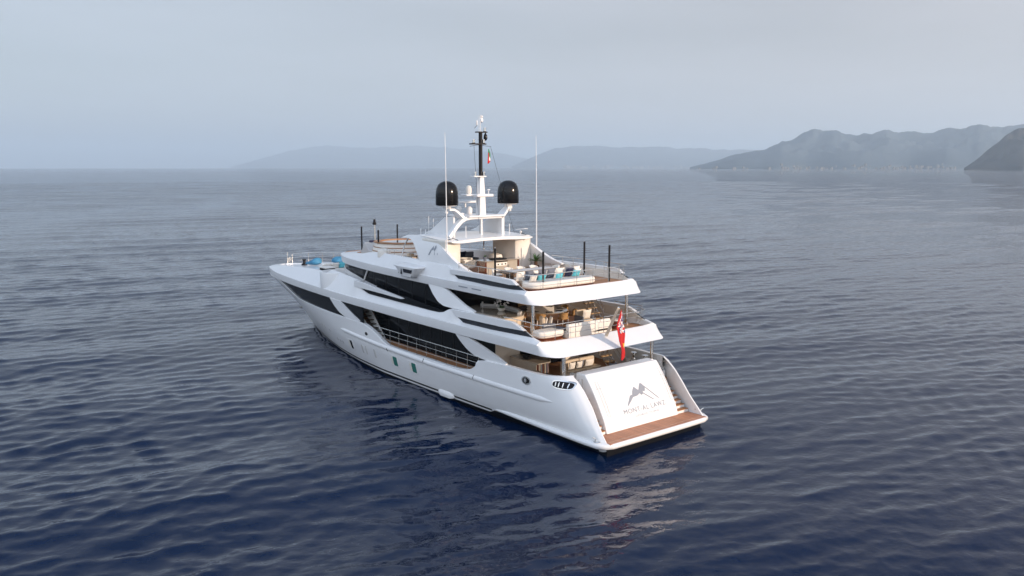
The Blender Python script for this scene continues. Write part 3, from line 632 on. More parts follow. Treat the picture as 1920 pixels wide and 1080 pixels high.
for s in (1, -1):
    f = hull_oval(5.7, 3.1, .38, .24, 'fairlead', M['chrome'], .03, s, hull); hull_oval(5.7, 3.1, .28, .17, 'fairlead_mouth', M['mblack'], .037, s, hull)
    hull_oval(5.75, 3.1, .10, .12, 'roller', M['chrome'], .05, s, hull)
    hull_oval(3.05, 3.32, .66, .23, 'quarter_fairlead', M['chrome'], .03, s, hull, 30, 3.); hull_oval(3.05, 3.32, .60, .175, 'fairlead_mouth', M['mblack'], .037, s, hull, 30, 3.)
    for dx in (-.35, -.05, .2, .4): hull_oval(3.05+dx, 3.32, .03, .14, 'roller', M['chrome'], .05, s, hull, 10)
    # hull windows : white recess frame with the pane set aft in it
    for xc, g in ((27.55, 'glass'), (20.5, 'green'), (18.0, 'green')):
        hull_oval(xc+.06, 1.47, .58, .42, 'window_frame', M['white'], .02, s, hull, 24, 8.)
        hull_oval(xc-.14, 1.47, .27 if g == 'green' else .2, .34, 'window_pane', M[g], .027, s, hull, 24, 10.)
        hull_oval(xc+.28, 1.47, .14, .29, 'window_reveal', M['cream'], .027, s, hull, 20, 5.)
    for xc in (25.4, 24.75, 23.35): hull_oval(xc, 1.5, .13, .34, 'vent_slot', M['sheet'], .012, s, hull, 18, 3.5)
    for xc, z in ((33.9, 2.0), (33.2, 1.95), (32.0, 1.85), (30.6, 1.35), (30.0, 1.33), (29.4, 1.3)): hull_oval(xc, z, .12, .13, 'porthole', M['sheet'], .012, s, hull, 12, 4.)
    hull_oval(24.35, 2.85, .22, .13, 'fairlead', M['chrome'], .03, s, hull, 16); hull_oval(24.35, 2.85, .18, .1, 'fairlead_mouth', M['mblack'], .037, s, hull, 16)
    # engine exhaust fairing at the waterline
    b = MB(); rings = []
    for x, k in ((13.5, .05), (13.65, .7), (14.0, 1), (15.0, 1), (15.3, .7), (15.5, .05)):
        y = hull_pt(x, .4)[1]; rings.append([(x, s*(y-.1+.22*k*c), .34+.22*k*q) for c, q in ((0, 1), (.7, 1), (1, .4), (1, -.3), (.8, -1), (0, -1))])
    b.loft(rings).build('exhaust_fairing', M['white'], hull, bevel=.03)
    for x in (12.2, 10.75): # vents in the sun deck band
        v = MB(); v.loft([[(q, s*(Y_SUN(q)+.028), 7.69), (q, s*(Y_SUN(q)+.028), 7.76), (q, s*(Y_SUN(q)-.03), 7.76), (q, s*(Y_SUN(q)-.03), 7.69)] for q in lin(x-.5, x+.5, 4)]); v.build('vent_slot', M['grey'], sun_band)
    # anchor pocket and bow roller seen under the flare
    MB().box(43.4, 43.8, s*.95, s*1.3, 1.8, 2.3).build('anchor', M['steel'], hull, bevel=.08)
    for x in (21.2, 16.4, 10.7): # joints in the rub rail
        c = hull_pt(x, 2.25); MB().tube([(x+.04, s*(c[1]+.105-.1*abs(math.cos(a))), 2.25+.17*math.cos(a)) for a in lin(0, math.pi, 9)], .02, 5).build('rail_joint', M['mblack'], hull)
# starboard mooring winches on the quarter shelf
for s in (1, -1):
    sh = MB().slab([(3.2, s*3.5), (3.6, s*3.25), (5.8, s*3.6), (6.6, s*4.3), (3.2, s*4.25)], 2.42, 3.05).build('quarter_shelf', M['white'], yacht, bevel=.06)
    MB().slab([(3.3, s*3.55), (3.65, s*3.35), (5.7, s*3.68), (6.35, s*4.25), (3.3, s*4.2)], 3.052, 3.07).build('shelf_top', M['cream'], sh)
    for x, y in ((5.6, 4.05), (4.55, 3.95)):
        w = MB().lathe([(.2, 0), (.2, .06), (.12, .12), (.1, .25), (.13, .34), (.21, .42), (.21, .47), (.05, .5)], (x, s*y, 3.07), 16); w.build('mooring_winch', M['chrome'], yacht)

# ------------------------------------------------------------------ pillars, poles, stairs
for s in (1, -1):
    MB().lathe([(.17, 3.06), (.17, 3.12), (.105, 3.16), (.105, 4.88)], (3.75, s*3.62, 0), 14).build('deck_pillar', M['chrome'], yacht)
    MB().lathe([(.16, 5.28), (.16, 5.34), (.095, 5.38), (.095, 7.5)], (6.15, s*3.85, 0), 14).build('deck_pillar', M['chrome'], yacht)
for x, y, z0, z1 in ((6.45, 2.85, 8.0, 10.25), (7.0, -3.1, 8.0, 10.25), (9.85, 3.75, 8.0, 10.25), (9.85, -3.65, 8.0, 10.25), (27.0, 2.05, 8.0, 10.25), (32.0, .8, 8.2, 10.2), (31.7, -2.45, 8.0, 10.25)):
    p = MB().lathe([(.065, z0), (.065, z1), (.05, z1+.02)], (x, y, 0), 10).build('awning_pole', M['carbon'], yacht)
    MB().lathe([(.05, z1+.02), (.055, z1+.05), (.02, z1+.08)], (x, y, 0), 8).build('pole_cap', M['chrome'], p)
def stair(name, x0, x1, y0, y1, z0, z1, n, m, rail=True):
    s = MB()
    for y in (y0+.05, y1-.05): s.tube([(x0, y, z0), (x1, y, z1)], .035, 6)
    o = s.build(name, M['steel'], yacht)
    for k in range(n):
        t = (k+.7)/n; x = x0+(x1-x0)*t; z = z0+(z1-z0)*t
        MB().box(x-.14, x+.14, y0, y1, z-.025, z+.025).build('tread', m, o, bevel=.01)
    if rail:
        for y in (y0, y1):
            d = Vector((x1-x0, 0, z1-z0)); q = d.normalized(); nx = Vector((-q.z, 0, q.x))
            b = MB()
            for k in (1., .55): b.tube([Vector((x0, y, z0+.1))+Vector((0, 0, .85*k)), Vector((x1, y, z1))+Vector((0, 0, .85*k))], .02, 6)
            for t in (.02, .33, .66): p = Vector((x0, y, z0))+d*t; b.tube([p, p+Vector((0, 0, .9))], .02, 6)
            b.build('stair_rail', M['steel'], o)
    return o
stair('deck_stair', 6.1, 9.0, -3.35, -2.45, 2.42, 5.1, 9, M['stread'])
stair('deck_stair', 7.7, 10.2, -3.4, -2.6, 5.28, 8.0, 9, M['stread'])
for s in (1, -1):
    o = MB().yprism([(23.7, 2.42), (24.6, 2.42), (27.6, 4.7), (27.6, 4.86), (26.4, 4.86)], s*3.46, s*3.54).build('side_stair', M['white'], yacht)
    MB().yprism([(23.7, 2.42), (24.2, 2.42), (27.6, 4.7), (27.6, 4.86), (26.9, 4.86)], s*4.28, s*4.34).build('stringer', M['white'], o)
    for k in range(9):
        x = 23.85+.36*k; z = 2.68+.245*k
        MB().box(x-.02, x+.34, min(s*3.54, s*4.28), max(s*3.54, s*4.28), z-.04, z).build('tread', M['dwood'], o)

# ------------------------------------------------------------------ hardtop with its wings, arch, domes and mast
ht_h = smooth_interp([14.9, 15.4, 17, 19, 20.6, 21.4, 21.8], [3.45, 3.6, 3.62, 3.5, 3.3, 2.7, 0])
rt = []
for x in lin(14.9, 21.8, 34):
    w = ht_h(x); zc = float(np.interp(x, [14.9, 16, 18, 20.5, 21.8], [10.42, 10.5, 10.62, 10.45, 10.28])); row = []
    for k in (1, .97, .85, .6, .3, 0, -.3, -.6, -.85, -.97, -1): row.append((x, w*k, zc-.16*k*k+.0))
    low = [(x, p[1]*.985, p[2]-.06-.14*min(1, (1-abs(p[1])/max(w, .01))*5)) for p in reversed(row)]
    rt.append(row+low)
hardtop = MB().loft(rt).build('hardtop', M['white'], yacht, ang=40)
# swooping wings down to the coaming (pixel-checked outline, leaning inboard)
def wing():
    up = [(20.9, 10.20), (20.2, 10.42), (18.6, 10.50), (17.2, 10.36), (16.2, 10.10), (15.2, 9.70), (14.2, 9.22), (13.2, 8.85), (12.2, 8.60)]
    lo = [(20.9, 10.18), (20.2, 10.22), (19.6, 10.14), (19.0, 9.80), (18.5, 9.30), (18.1, 8.75), (17.9, 8.50), (15.5, 8.40), (12.2, 8.52)]
    fu = interp(*zip(*sorted(up))); fl = interp(*zip(*sorted(lo))); R_ = []
    for x in lin(20.9, 12.2, 44):
        a, b = fl(x), max(fu(x), fl(x)+.015); ring = []
        yy = lambda z: np.interp(z, [8.4, 8.8, 9.6, 10.3, 10.5], [Y_SUN(min(x, 20))-.42, 3.92, 3.82, 3.58, 3.5])
        for k in range(7): z = a+(b-a)*k/6; ring.append((x, yy(z), z))
        for k in reversed(range(7)): z = a+(b-a)*k/6; ring.append((x, yy(z)-.26, z))
        R_.append(ring)
    return MB().loft(R_)
b = wing()
for s in (0, 1): w_ = (b.mirror() if s else b).build('hardtop_wing', M['white'], hardtop, bevel=.04)
for s in (1, -1):   # lockers under the hardtop
    c = MB(); ring = []
    prof = [(18.3, 3.62), (18.3, 2.45), (15.75, 2.25), (15.5, 2.35), (15.35, 2.6), (15.3, 3.66)]
    c.prism([(x, s*y) for x, y in prof], lambda a, q: (a, q, 8.0), lambda a, q: (a, q, 10.36)); c.build('locker', M['cream'], yacht, bevel=.12, seg=4)
    MB().box(15.275, 15.29, min(s*2.75, s*3.3), max(s*2.75, s*3.3), 8.15, 9.5).build('locker_door', M['lfab'], yacht, bevel=.01)
    # small mountain emblem on the wing
    def onw(pts, nm, s=s):
        MB().add([(x, s*(float(np.interp(z, [8.8, 9.6, 10.3], [3.92, 3.82, 3.58]))+.012), z) for x, z in pts], [tuple(range(len(pts)))]).build(nm, M['grey'], hardtop)
    onw([(17.1, 9.28), (16.95, 9.28), (16.72, 9.62), (16.85, 9.66)], 'mountain_emblem'); onw([(16.85, 9.66), (16.6, 9.92), (16.5, 9.7), (16.62, 9.62)], 'mountain_emblem')
    onw([(16.5, 9.7), (16.35, 10.0), (16.25, 9.75), (16.4, 9.55)], 'mountain_emblem'); onw([(16.3, 9.95), (16.25, 9.9), (15.95, 9.4), (16.02, 9.38)], 'mountain_emblem'); onw([(16.45, 9.65), (16.4, 9.6), (16.3, 9.35), (16.36, 9.33)], 'mountain_emblem')
    MB().tube([(20.4, s*3.35, 10.2), (20.75, s*3.5, 9.6), (20.9, s*3.6, 9.0), (20.9, s*3.62, 8.6)], .055, 8).build('hardtop_stay', M['chrome'], hardtop)
# radar arch
def bar(path, w, h, name, m, parent, bevel=.03):
    """rectangular bar: w across x, h in the plane of the path"""
    P = [Vector(p) for p in path]; rings = []
    for i, p in enumerate(P):
        t = (P[min(i+1, len(P)-1)]-P[max(i-1, 0)]).normalized(); u = Vector((1, 0, 0)); v = t.cross(u).normalized(); hh = h[i] if isinstance(h, (list, tuple)) else h; ww = w[i] if isinstance(w, (list, tuple)) else w
        rings.append([p+u*ww/2+v*hh/2, p-u*ww/2+v*hh/2, p-u*ww/2-v*hh/2, p+u*ww/2-v*hh/2])
    return MB().loft(rings).build(name, m, parent, bevel=bevel)
arch = bar([(16.3, 2.75, 10.45), (16.3, 2.15, 11.15), (16.3, 1.75, 11.5), (16.3, 1.4, 11.66), (16.3, .9, 11.72), (16.3, -1.75, 11.72)], .42, .26, 'radar_arch', M['white'], yacht)
bar([(16.3, -1.74, 11.85), (16.3, -1.74, 10.45)], .42, .24, 'arch_leg', M['white'], arch)
bar([(16.25, .05, 11.65), (16.25, .05, 10.45)], .16, .13, 'arch_leg', M['white'], arch)
for s, y0 in ((1, 1.66), (-1, -1.7)):
    bar([(16.35, y0, 11.72), (16.4, y0+s*.42, 12.1), (16.45, y0+s*.62, 12.28), (16.5, y0+s*1.0, 12.3)], [.8, .7, .5, .5], .17, 'dome_arm', M['white'], arch)
    # fin running forward and down from the arch to the hardtop
    MB().yprism([(16.5, 11.8), (16.5, 10.45), (20.1, 10.5), (19.3, 10.75), (17.6, 11.7)], s*(2.05 if s > 0 else 1.75), s*(2.2 if s > 0 else 1.87)).build('arch_fin', M['white'], arch, bevel=.03)
MB().box(15.9, 18.4, -1.7, 1.3, 11.72, 11.84).build('arch_platform', M['white'], arch, bevel=.04)
MB().lathe([(.03, 11.84), (.28, 11.85), (.25, 11.95), (.05, 12.0)], (17.6, .75, 0), 12).build('antenna_base', M['white'], arch)
for s, yy in ((1, 2.6), (-1, -2.62)):
    d = MB().lathe([(.74, 12.58), (.76, 12.62), (.755, 13.38), (.745, 13.5), (.70, 13.72), (.60, 13.93), (.44, 14.08), (.24, 14.17), (0, 14.2)], (16.65, yy, 0), 36).build('satellite_dome', M['black'], yacht, ang=60)
    MB().lathe([(.12, 12.3), (.22, 12.33), (.30, 12.47), (.64, 12.53), (.66, 12.58), (.60, 12.60)], (16.65, yy, 0), 24).build('dome_base', M['white'], d)
    MB().lathe([(.02, 12.0), (.1, 12.02), (.13, 12.1), (.1, 12.2), (.04, 12.3)], (16.6, yy+s*.1, 0), 12).build('dome_lamp', M['white'], d)
# mast
mast = MB().loft([[(16.35+a*.27*k, b*.27*k, z) for a, b in ((1, 1), (-1, 1), (-1, -1), (1, -1))] for z, k in ((11.7, 1.0), (13.1, .86), (14.45, .62))]).build('mast', M['white'], yacht, bevel=.04)
MB().box(16.0, 16.7, -.85, .55, 13.1, 13.28).build('mast_platform', M['white'], mast, bevel=.04)
MB().box(16.5, 17.2, .3, 1.1, 13.16, 13.27).build('mast_platform', M['white'], mast, bevel=.04)
MB().lathe([(.16, 13.27), (.2, 13.4), (.2, 13.65), (.15, 13.82), (0, 13.88)], (16.9, .62, 0), 14).build('small_dome', M['lfab'], mast)
MB().lathe([(.03, 13.28), (.03, 13.5), (.13, 13.54), (.1, 13.6), (0, 13.6)], (16.3, -.62, 0), 10).build('gps_antenna', M['white'], mast)
MB().box(16.1, 16.6, -.32, .72, 14.44, 14.52).build('mast_platform', M['white'], mast, bevel=.02)
MB().lathe([(.13, 14.5), (.13, 17.45)], (16.35, 0, 0), 12).build('mast_pole', M['mblack'], mast)
MB().box(16.15, 16.5, -.35, .85, 16.62, 16.70).build('mast_yard', M['mblack'], mast)
MB().box(16.15, 16.5, -.45, .35, 17.42, 17.49).build('mast_yard', M['mblack'], mast)
MB().tube([(16.35, .9, 16.5), (16.35, .2, 16.6), (16.35, -.9, 16.5)], .015, 5).build('yard_arm', M['steel'], mast)
for y, z in ((.5, 14.52), (-.22, 14.52), (.62, 16.70), (-.22, 16.70), (-.32, 17.49)):
    l = MB().lathe([(.11, z), (.12, z+.04), (.085, z+.05), (.085, z+.22), (.11, z+.23), (.10, z+.27), (.02, z+.29)], (16.3, y, 0), 10).build('navigation_light', M['steel'], mast)
MB().lathe([(.0, 16.88), (.09, 16.93), (.14, 17.08), (.12, 17.25), (.05, 17.36), (.03, 17.42)], (16.3, -.38, 0), 12).build('mast_horn', M['black'], mast)
MB().tube([(16.35, 0, 17.45), (16.35, 0, 18.6)], .02, 6).tube([(16.35, .12, 17.5), (16.35, .12, 18.55)], .012, 5).build('top_spar', M['white'], mast)
MB().lathe([(.02, 18.1), (.10, 18.15), (.12, 18.3), (.06, 18.42), (.1, 18.46), (.1, 18.55), (.0, 18.6)], (16.35, -.1, 0), 10).build('wind_sensor', M['white'], mast)
MB().lathe([(.03, 17.9), (.05, 17.95), (.05, 18.2), (.02, 18.25)], (16.35, .3, 0), 8).build('wind_sensor', M['white'], mast)
MB().tube([(16.35, .5, 17.7), (16.35, .28, 17.92)], .015, 5).build('wind_vane', M['mblack'], mast)
for y0, y1, x1, z1 in ((.55, .35, 16.0, 10.6), (-.85, -2.2, 15.4, 10.55)):
    MB().tube([(16.35, y0, 16.52), ((16.35+x1)/2, (y0+y1)/2+.02, (16.5+z1)/2), (x1, y1, z1)], .011, 5).build('halyard', M['mblack'], mast)
# whip antennas, rods, radar scanner, flat dish
for s, x in ((1, 15.0), (-1, 14.85)):
    MB().tube([(x, s*3.75, 9.45 if s > 0 else 9.5), (x+.03, s*3.75, 13.3), (x+.1, s*3.75, 17.3)], [.045, .032, .014], 6).build('whip_antenna', M['white'], yacht)
for x, y, h in ((19.5, 2.9, .38), (19.2, 2.7, .3), (19.4, 2.3, 1.2), (19.1, 2.1, 1.05), (15.2, 2.1, .72), (15.4, -1.75, .72)):
    MB().tube([(x, y, 10.45), (x, y, 10.5+h)], .03 if h < 1 else .018, 6).build('rod_antenna', M['white'], hardtop)
MB().lathe([(.06, 11.84), (.06, 11.95), (.12, 12.0), (.2, 12.25), (.15, 12.4), (0, 12.45)], (17.9, .75, 0), 12).build('searchlight', M['white'], arch)
MB().lathe([(.2, 11.84), (.22, 12.2), (.1, 12.35)], (18.2, -.35, 0), 12).box(17.9, 18.5, -1.4, 1.6, 12.62, 12.76).lathe([(.07, 12.3), (.07, 12.65)], (18.2, 0, 0), 8).build('radar_scanner', M['white'], arch, bevel=.03)
MB().tube([(15.4, -2.85, 10.45), (15.4, -2.85, 10.75)], .03, 6).tube([(15.2, -2.6, 10.42), (15.4, -2.85, 10.52), (15.2, -3.1, 10.4)], .02, 5).build('dish_stand', M['mblack'], hardtop)
MB().box(-.36, .36, -.27, .27, -.025, .025, Matrix.Translation((15.4, -2.85, 10.8)) @ Matrix.Rotation(R(8), 4, 'Y') @ Matrix.Rotation(R(25), 4, 'Z')).build('flat_dish', M['white'], hardtop, bevel=.02)
MB().lathe([(.03, 10.42), (.03, 10.58), (.08, 10.62), (.08, 10.72), (0, 10.76)], (14.95, -2.4, 0), 10).build('gps_antenna', M['white'], hardtop)
MB().tube([(15.6, 3.55, 10.3), (15.1, 3.2, 10.48), (14.95, 2.9, 10.36)], .025, 5).build('hardtop_bracket', M['mblack'], hardtop)
MB().lathe([(.09, 10.1), (.09, 10.22), (.0, 10.24)], (15.1, -3.1, 0), 10).build('deck_lamp', M['chrome'], hardtop)

# ------------------------------------------------------------------ wing control station pods
for s in (1, -1):
    b = MB(); rings = []
    for z, x0, x1, y in ((7.64, 19.2, 18.1, 4.46), (7.74, 19.5, 17.75, 4.76), (8.05, 19.75, 17.4, 4.80), (8.32, 19.95, 17.15, 4.86), (8.40, 20.3, 17.05, 4.88), (8.50, 20.25, 17.1, 4.80), (8.54, 20.0, 17.3, 4.55)):
        rings.append([(x0, s*3.9, z), (x0, s*(y-.2), z), (x0-.25, s*y, z), (x1+.2, s*y, z), (x1, s*(y-.15), z), (x1, s*3.9, z)])
    pod = b.loft(rings).build('wing_station', M['white'], yacht, bevel=.03, ang=50)
    MB().add([(19.5, s*4.79, 8.30), (18.95, s*4.86, 8.28), (18.95, s*4.80, 7.86), (19.5, s*4.76, 7.90)], [(0, 1, 2, 3)]).build('pod_opening', M['mblack'], pod)
    MB().add([(18.75, s*4.885, 8.28), (17.55, s*4.885, 8.26), (17.75, s*4.84, 8.02), (18.75, s*4.835, 8.02)], [(0, 1, 2, 3)]).build('pod_window', M['glassgrey'], pod)

# ------------------------------------------------------------------ spa pool on the sun deck forward
spa = MB().lathe([(2.55, 8.0), (2.5, 8.35), (2.32, 8.9), (2.2, 9.22), (2.25, 9.25)], (26.9, -.1, 0), 40).build('spa_pool', M['lfab'], yacht, ang=50)
MB().lathe([(2.22, 9.25), (2.30, 9.27), (2.30, 9.33), (1.75, 9.35), (1.75, 9.2)], (26.9, -.1, 0), 40).build('spa_rim', M['tread'], spa)
MB().lathe([(1.75, 9.3), (1.6, 9.0), (0, 8.9)], (26.9, -.1, 0), 36).build('spa_basin', M['chrome'], spa)
for z, r_ in ((8.37, 2.505), (8.66, 2.415), (8.95, 2.315)): MB().lathe([(r_-.03, z-.03), (r_+.015, z-.03), (r_+.015, z+.03), (r_-.03, z+.03)], (26.9, -.1, 0), 40).build('spa_band', M['tread'], spa)
MB().lathe([(.09, 8.2), (.075, 9.0), (.06, 10.45), (.12, 10.5)], (30.6, .35, 0), 12).build('light_mast', M['steel'], yacht)
MB().lathe([(.15, 10.42), (.16, 10.6), (.1, 10.62), (.1, 10.85), (0, 10.9)], (30.6, .35, 0), 12).build('mast_lamp', M['mblack'], yacht)

# ------------------------------------------------------------------ loose things on deck
def pillow_mb(w, h, t):
    b = MB(); n = 8; top = []; bot = []
    for i in range(n+1):
        for j in range(n+1):
            u = 2*i/n-1; v = 2*j/n-1; e = max(0, (1-u**4)*(1-v**4))**.5
            k = 1-.06*(abs(u*v))
            top.append((u*w/2*(1-.07*(1-v*v)), t/2*e, v*h/2*(1-.07*(1-u*u)))); bot.append((u*w/2*(1-.07*(1-v*v)), -t/2*e, v*h/2*(1-.07*(1-u*u))))
    f = [(i*(n+1)+j, (i+1)*(n+1)+j, (i+1)*(n+1)+j+1, i*(n+1)+j+1) for i in range(n) for j in range(n)]
    return b.add(top, f).add(bot, [tuple(reversed(q)) for q in f])
PB = {}
def pillow(x, y, z, m, label, rz=0., tilt=15., w=.5, h=.5, t=.2, group=None, roll=0.):
    o = pillow_mb(w, h, t).build('cushion', M[m], None, ang=70)
    o.matrix_world = Matrix.Translation((x, y, z+h/2*.92)) @ Matrix.Rotation(R(rz), 4, 'Z') @ Matrix.Rotation(R(-tilt), 4, 'X') @ Matrix.Rotation(R(roll), 4, 'Y')
    return tag(o, label, 'cushion', group)
def rbox(name, x0, x1, y0, y1, z0, z1, m, parent, bev=.06, seg=3):
    return MB().box(x0, x1, y0, y1, z0, z1).build(name, M[m], parent, bevel=bev, seg=seg, ang=60)
# --- sun deck : sunpad with cushions
t = thing('sunpad', 'long cream sunpad with rounded end along the sun deck stern rail', 'sunpad', (6.9, 1.2, 8.0))
sp = [(-.62, 2.05), (-.60, -2.2), (-.45, -2.55), (.0, -2.72), (.5, -2.6), (.62, -2.3), (.75, 2.3), (.2, 2.62), (-.35, 2.45)]
MB().slab([(x, y) for x, y in sp], .12, .50).build('mattress', M['lfab'], t, bevel=.11, seg=4, ang=60)
MB().slab([(x*.94, y*.96) for x, y in sp], 0, .13).build('plinth', M['mahog'], t)
MB().slab([(x*.80+.03, y*.90) for x, y in sp], .495, .515).build('top_sheet', M['sheet'], t, bevel=.008)
gp = 'cushions on the sun deck sunpad'
for y, m, w, lab in ((3.7, 'lfab', .62, 'large white cushion at the port end of the sunpad row'), (3.02, 'gfab', .6, 'grey back cushion second from the port end of the sunpad'), (2.05, 'gfab', .75, 'wide grey back cushion in the middle of the sunpad'), (2.55, 'lfab', .4, 'narrow white back cushion between two grey sunpad cushions'), (1.32, 'gfab', .62, 'grey back cushion right of the black pole on the sunpad'), (.62, 'lfab', .72, 'large white back cushion beside navy cushion on the sunpad'), (-.15, 'gfab', .6, 'grey back cushion behind the navy cushion at sunpad starboard end'), (-.75, 'lfab', .5, 'white back cushion last at the starboard end of sunpad')):
    pillow(7.52, y, 8.5, m, lab, 90, 14, w, .62, .22, gp)
for x, y, m, w, h, lab in ((7.2, 2.72, 'navy', .52, .5, 'navy cushion at the port side of the sunpad row'), (7.22, .12, 'navy', .58, .62, 'tall navy cushion leaning near starboard end of the sunpad'),
        (6.98, 3.12, 'lfab', .5, .42, 'small white cushion in front of the port navy cushion'), (6.75, 3.35, 'lfab', .5, .5, 'white cushion lowest at the port corner of the sunpad'), (6.85, 2.62, 'aqua', .55, .42, 'pale turquoise cushion at port side of the sunpad'),
        (7.05, 1.22, 'lfab', .48, .4, 'small white cushion behind the middle turquoise one'), (6.98, 1.12, 'aqua', .55, .38, 'turquoise cushion in the middle beside the black pole'), (7.1, -.38, 'aqua', .55, .46, 'turquoise cushion nearest the starboard end of sunpad'), (7.25, -.62, 'lfab', .5, .5, 'white cushion behind the starboard turquoise cushion')):
    pillow(x, y, 8.5, m, lab, 90+random.uniform(-12, 12), 26, w, h, .17, gp, random.uniform(-5, 5))
# --- sun deck dining table and chairs
t = thing('dining_table', 'long pale topped dining table on the sun deck behind the sunpad', 'table', (10.0, 1.1, 8.0))
MB().box(-.62, .62, -2.15, 2.15, .70, .76).build('table_top', M['dwood'], t, bevel=.02); MB().box(-.38, .38, -2.0, 1.5, .762, .775).build('runner', M['sheet'], t)
for y in (-1.4, 1.4): MB().box(-.25, .25, y-.12, y+.12, 0, .70).build('leg', M['dwood'], t, bevel=.02)
def chair_parts(t, fab, legm, w=.56):
    MB().box(-.26, .26, -w/2, w/2, .38, .48).build('seat', M[fab], t, bevel=.04, seg=3)
    rings = []
    for i in range(13):
        a = math.pi*(-.5+i/12); x = -.02-.27*math.cos(a); y = (w/2+.02)*math.sin(a); k = .10*math.cos(a)
        rings.append([(x, y, .46), (x-.03*math.cos(a), y*1.04, .66+k), (x-.05*math.cos(a), y*1.06, .72+k), (x*.75, y*.86, .72+k), (x*.75, y*.86, .46)])
    MB().loft(rings).build('backrest', M[fab], t, ang=50)
    for sx in (-.22, .22):
        for sy in (-.22, .22): MB().tube([(sx, sy, .39), (sx*1.15, sy*1.15, 0)], .018, 6).build('leg', M[legm], t)
def chair(name, lab, fab, legm, loc, rz, group, proto={}):
    if fab not in proto:
        t = thing(name, lab, 'chair', loc, R(rz), group); chair_parts(t, fab, legm); proto[fab] = t; return t
    t = copy_tree(proto[fab]); t.location = loc; t.rotation_euler = (0, 0, R(rz)); t['label'] = lab; t['group'] = group; return t
g = 'white chairs round the sun deck dining table'
for k, y in enumerate((2.65, 1.65, .65, -.4)):
    chair('dining_chair', 'white tub chair on grill side of sun deck table, %s from the port rail' % ('first', 'second', 'third', 'fourth')[k], 'lfab', 'lwood', (11.1, y, 8.0), 180, g)
for k, y in enumerate((2.55, 1.55, .5)):
    chair('dining_chair', 'white tub chair on sunpad side of sun deck table, %s from the port rail' % ('first', 'second', 'third')[k], 'lfab', 'lwood', (8.95, y, 8.0), 0, g)
chair('dining_chair', 'white tub chair at the starboard head of the sun deck table near the palm', 'lfab', 'lwood', (10.4, -1.55, 8.0), 90, g)
# --- bar counter with grill
t = thing('bar_counter', 'pale wood bar counter with mahogany ends and built in grill', 'bar counter', (14.2, .1, 8.0))
MB().box(-.42, .42, -1.25, 1.35, 0, .92).build('cabinet', M['lwood'], t, bevel=.01); MB().box(-.55, .55, -1.5, 1.6, .925, .985).build('worktop', M['stone'], t, bevel=.02)
for y in (1.42, -1.34): MB().box(-.44, .44, y-.06, y+.06, 0, .92).build('end_panel', M['mahog'], t, bevel=.01)
gr = MB().box(-.455, -.425, -.35, .58, .58, .82).build('grill_front', M['lfab'], t, bevel=.01); MB().box(-.4, .35, -.4, .62, .99, 1.06).build('grill_lid', M['mblack'], t, bevel=.03)
for y in (-.2, .1, .42): MB().lathe([(.05, 0), (.04, .04)], (0, 0, 0), 10).xf(Matrix.Translation((-.46, y, .7)) @ Matrix.Rotation(R(-90), 4, 'Y')).build('grill_knob', M['mblack'], gr)
MB().box(-.44, -.425, -.4, .62, .84, .92).build('grill_slot', M['mblack'], t)
t = thing('herb_pot', 'small grey pot of herbs on the port end of the bar counter', 'plant pot', (14.3, 1.2, 8.985))
MB().lathe([(.09, 0), (.13, .2), (.11, .2)], n=12).build('pot', M['gfab'], t)
lv = MB()
for k in range(30):
    a = random.uniform(0, 6.28); e = random.uniform(.5, 1.4); l = random.uniform(.1, .24); d = Vector((math.cos(a)*math.cos(e), math.sin(a)*math.cos(e), math.sin(e)))*l; q = Vector((-math.sin(a), math.cos(a), 0))*.02
    lv.add([Vector((0, 0, .18)), Vector((0, 0, .18))+d*.5+q, Vector((0, 0, .18))+d, Vector((0, 0, .18))+d*.5-q], [(0, 1, 2, 3)])
lv.build('leaves', M['leaf'], t)
# --- lounge under the hardtop
g = 'white swivel armchairs under the hardtop'
for k, (x, y, rz, lab) in enumerate(((16.0, 1.25, 150, 'white tub armchair under the hardtop nearest the port railing'), (17.4, .55, 200, 'white tub armchair under the hardtop behind the bar counter'))):
    t = thing('tub_armchair', lab, 'armchair', (x, y, 8.0), R(rz), g)
    MB().lathe([(.25, 0), (.25, .04), (.06, .06), (.06, .3)], n=14).build('swivel_base', M['chrome'], t)
    MB().lathe([(.30, .3), (.40, .34), (.42, .46), (.38, .5), (0, .5)], n=20).build('seat', M['lfab'], t)
    for z0, z1 in ((.50, .64), (.67, .82)):
        rings = []
        for i in range(17):
            a = math.pi*(-.75+1.5*i/16); rings.append([(-r_*math.cos(a), r_*math.sin(a), z) for r_, z in ((.46, z0), (.49, (z0+z1)/2), (.46, z1), (.38, z1), (.36, (z0+z1)/2), (.38, z0))])
        MB().loft(rings).build('backrest', M['lfab'], t, ang=60)
def sofa(lab, loc, rz, L, D=.95, fab='lfab', back=True, arm=(False, False), seat_h=.42, back_h=.82, n=3, base='lfab'):
    t = thing('sofa', lab, 'sofa', loc, R(rz))
    rbox('base', -D/2, D/2, -L/2, L/2, 0, seat_h-.14, base, t, .03)
    for k in range(n): rbox('seat_cushion', -D/2+.02, D/2-.2, -L/2+L*k/n+.008, -L/2+L*(k+1)/n-.008, seat_h-.14, seat_h, fab, t, .05)
    if back:
        rbox('back_frame', D/2-.16, D/2, -L/2, L/2, .1, back_h-.12, base, t, .05)
        for k in range(n): rbox('back_cushion', D/2-.34, D/2-.10, -L/2+L*k/n+.01, -L/2+L*(k+1)/n-.01, seat_h, back_h, fab, t, .07)
    for q, s in zip(arm, (-1, 1)):
        if q: rbox('armrest', -D/2, D/2, s*L/2-.09, s*L/2+.09, 0, .62, base, t, .05)
    return t
sofa('beige sofa under the hardtop beside the starboard locker', (20.6, -1.0, 8.0), 0, 3.2, 1.0, 'gfab', n=3, base='sheet')
gc = 'cushions on the hardtop sofa'
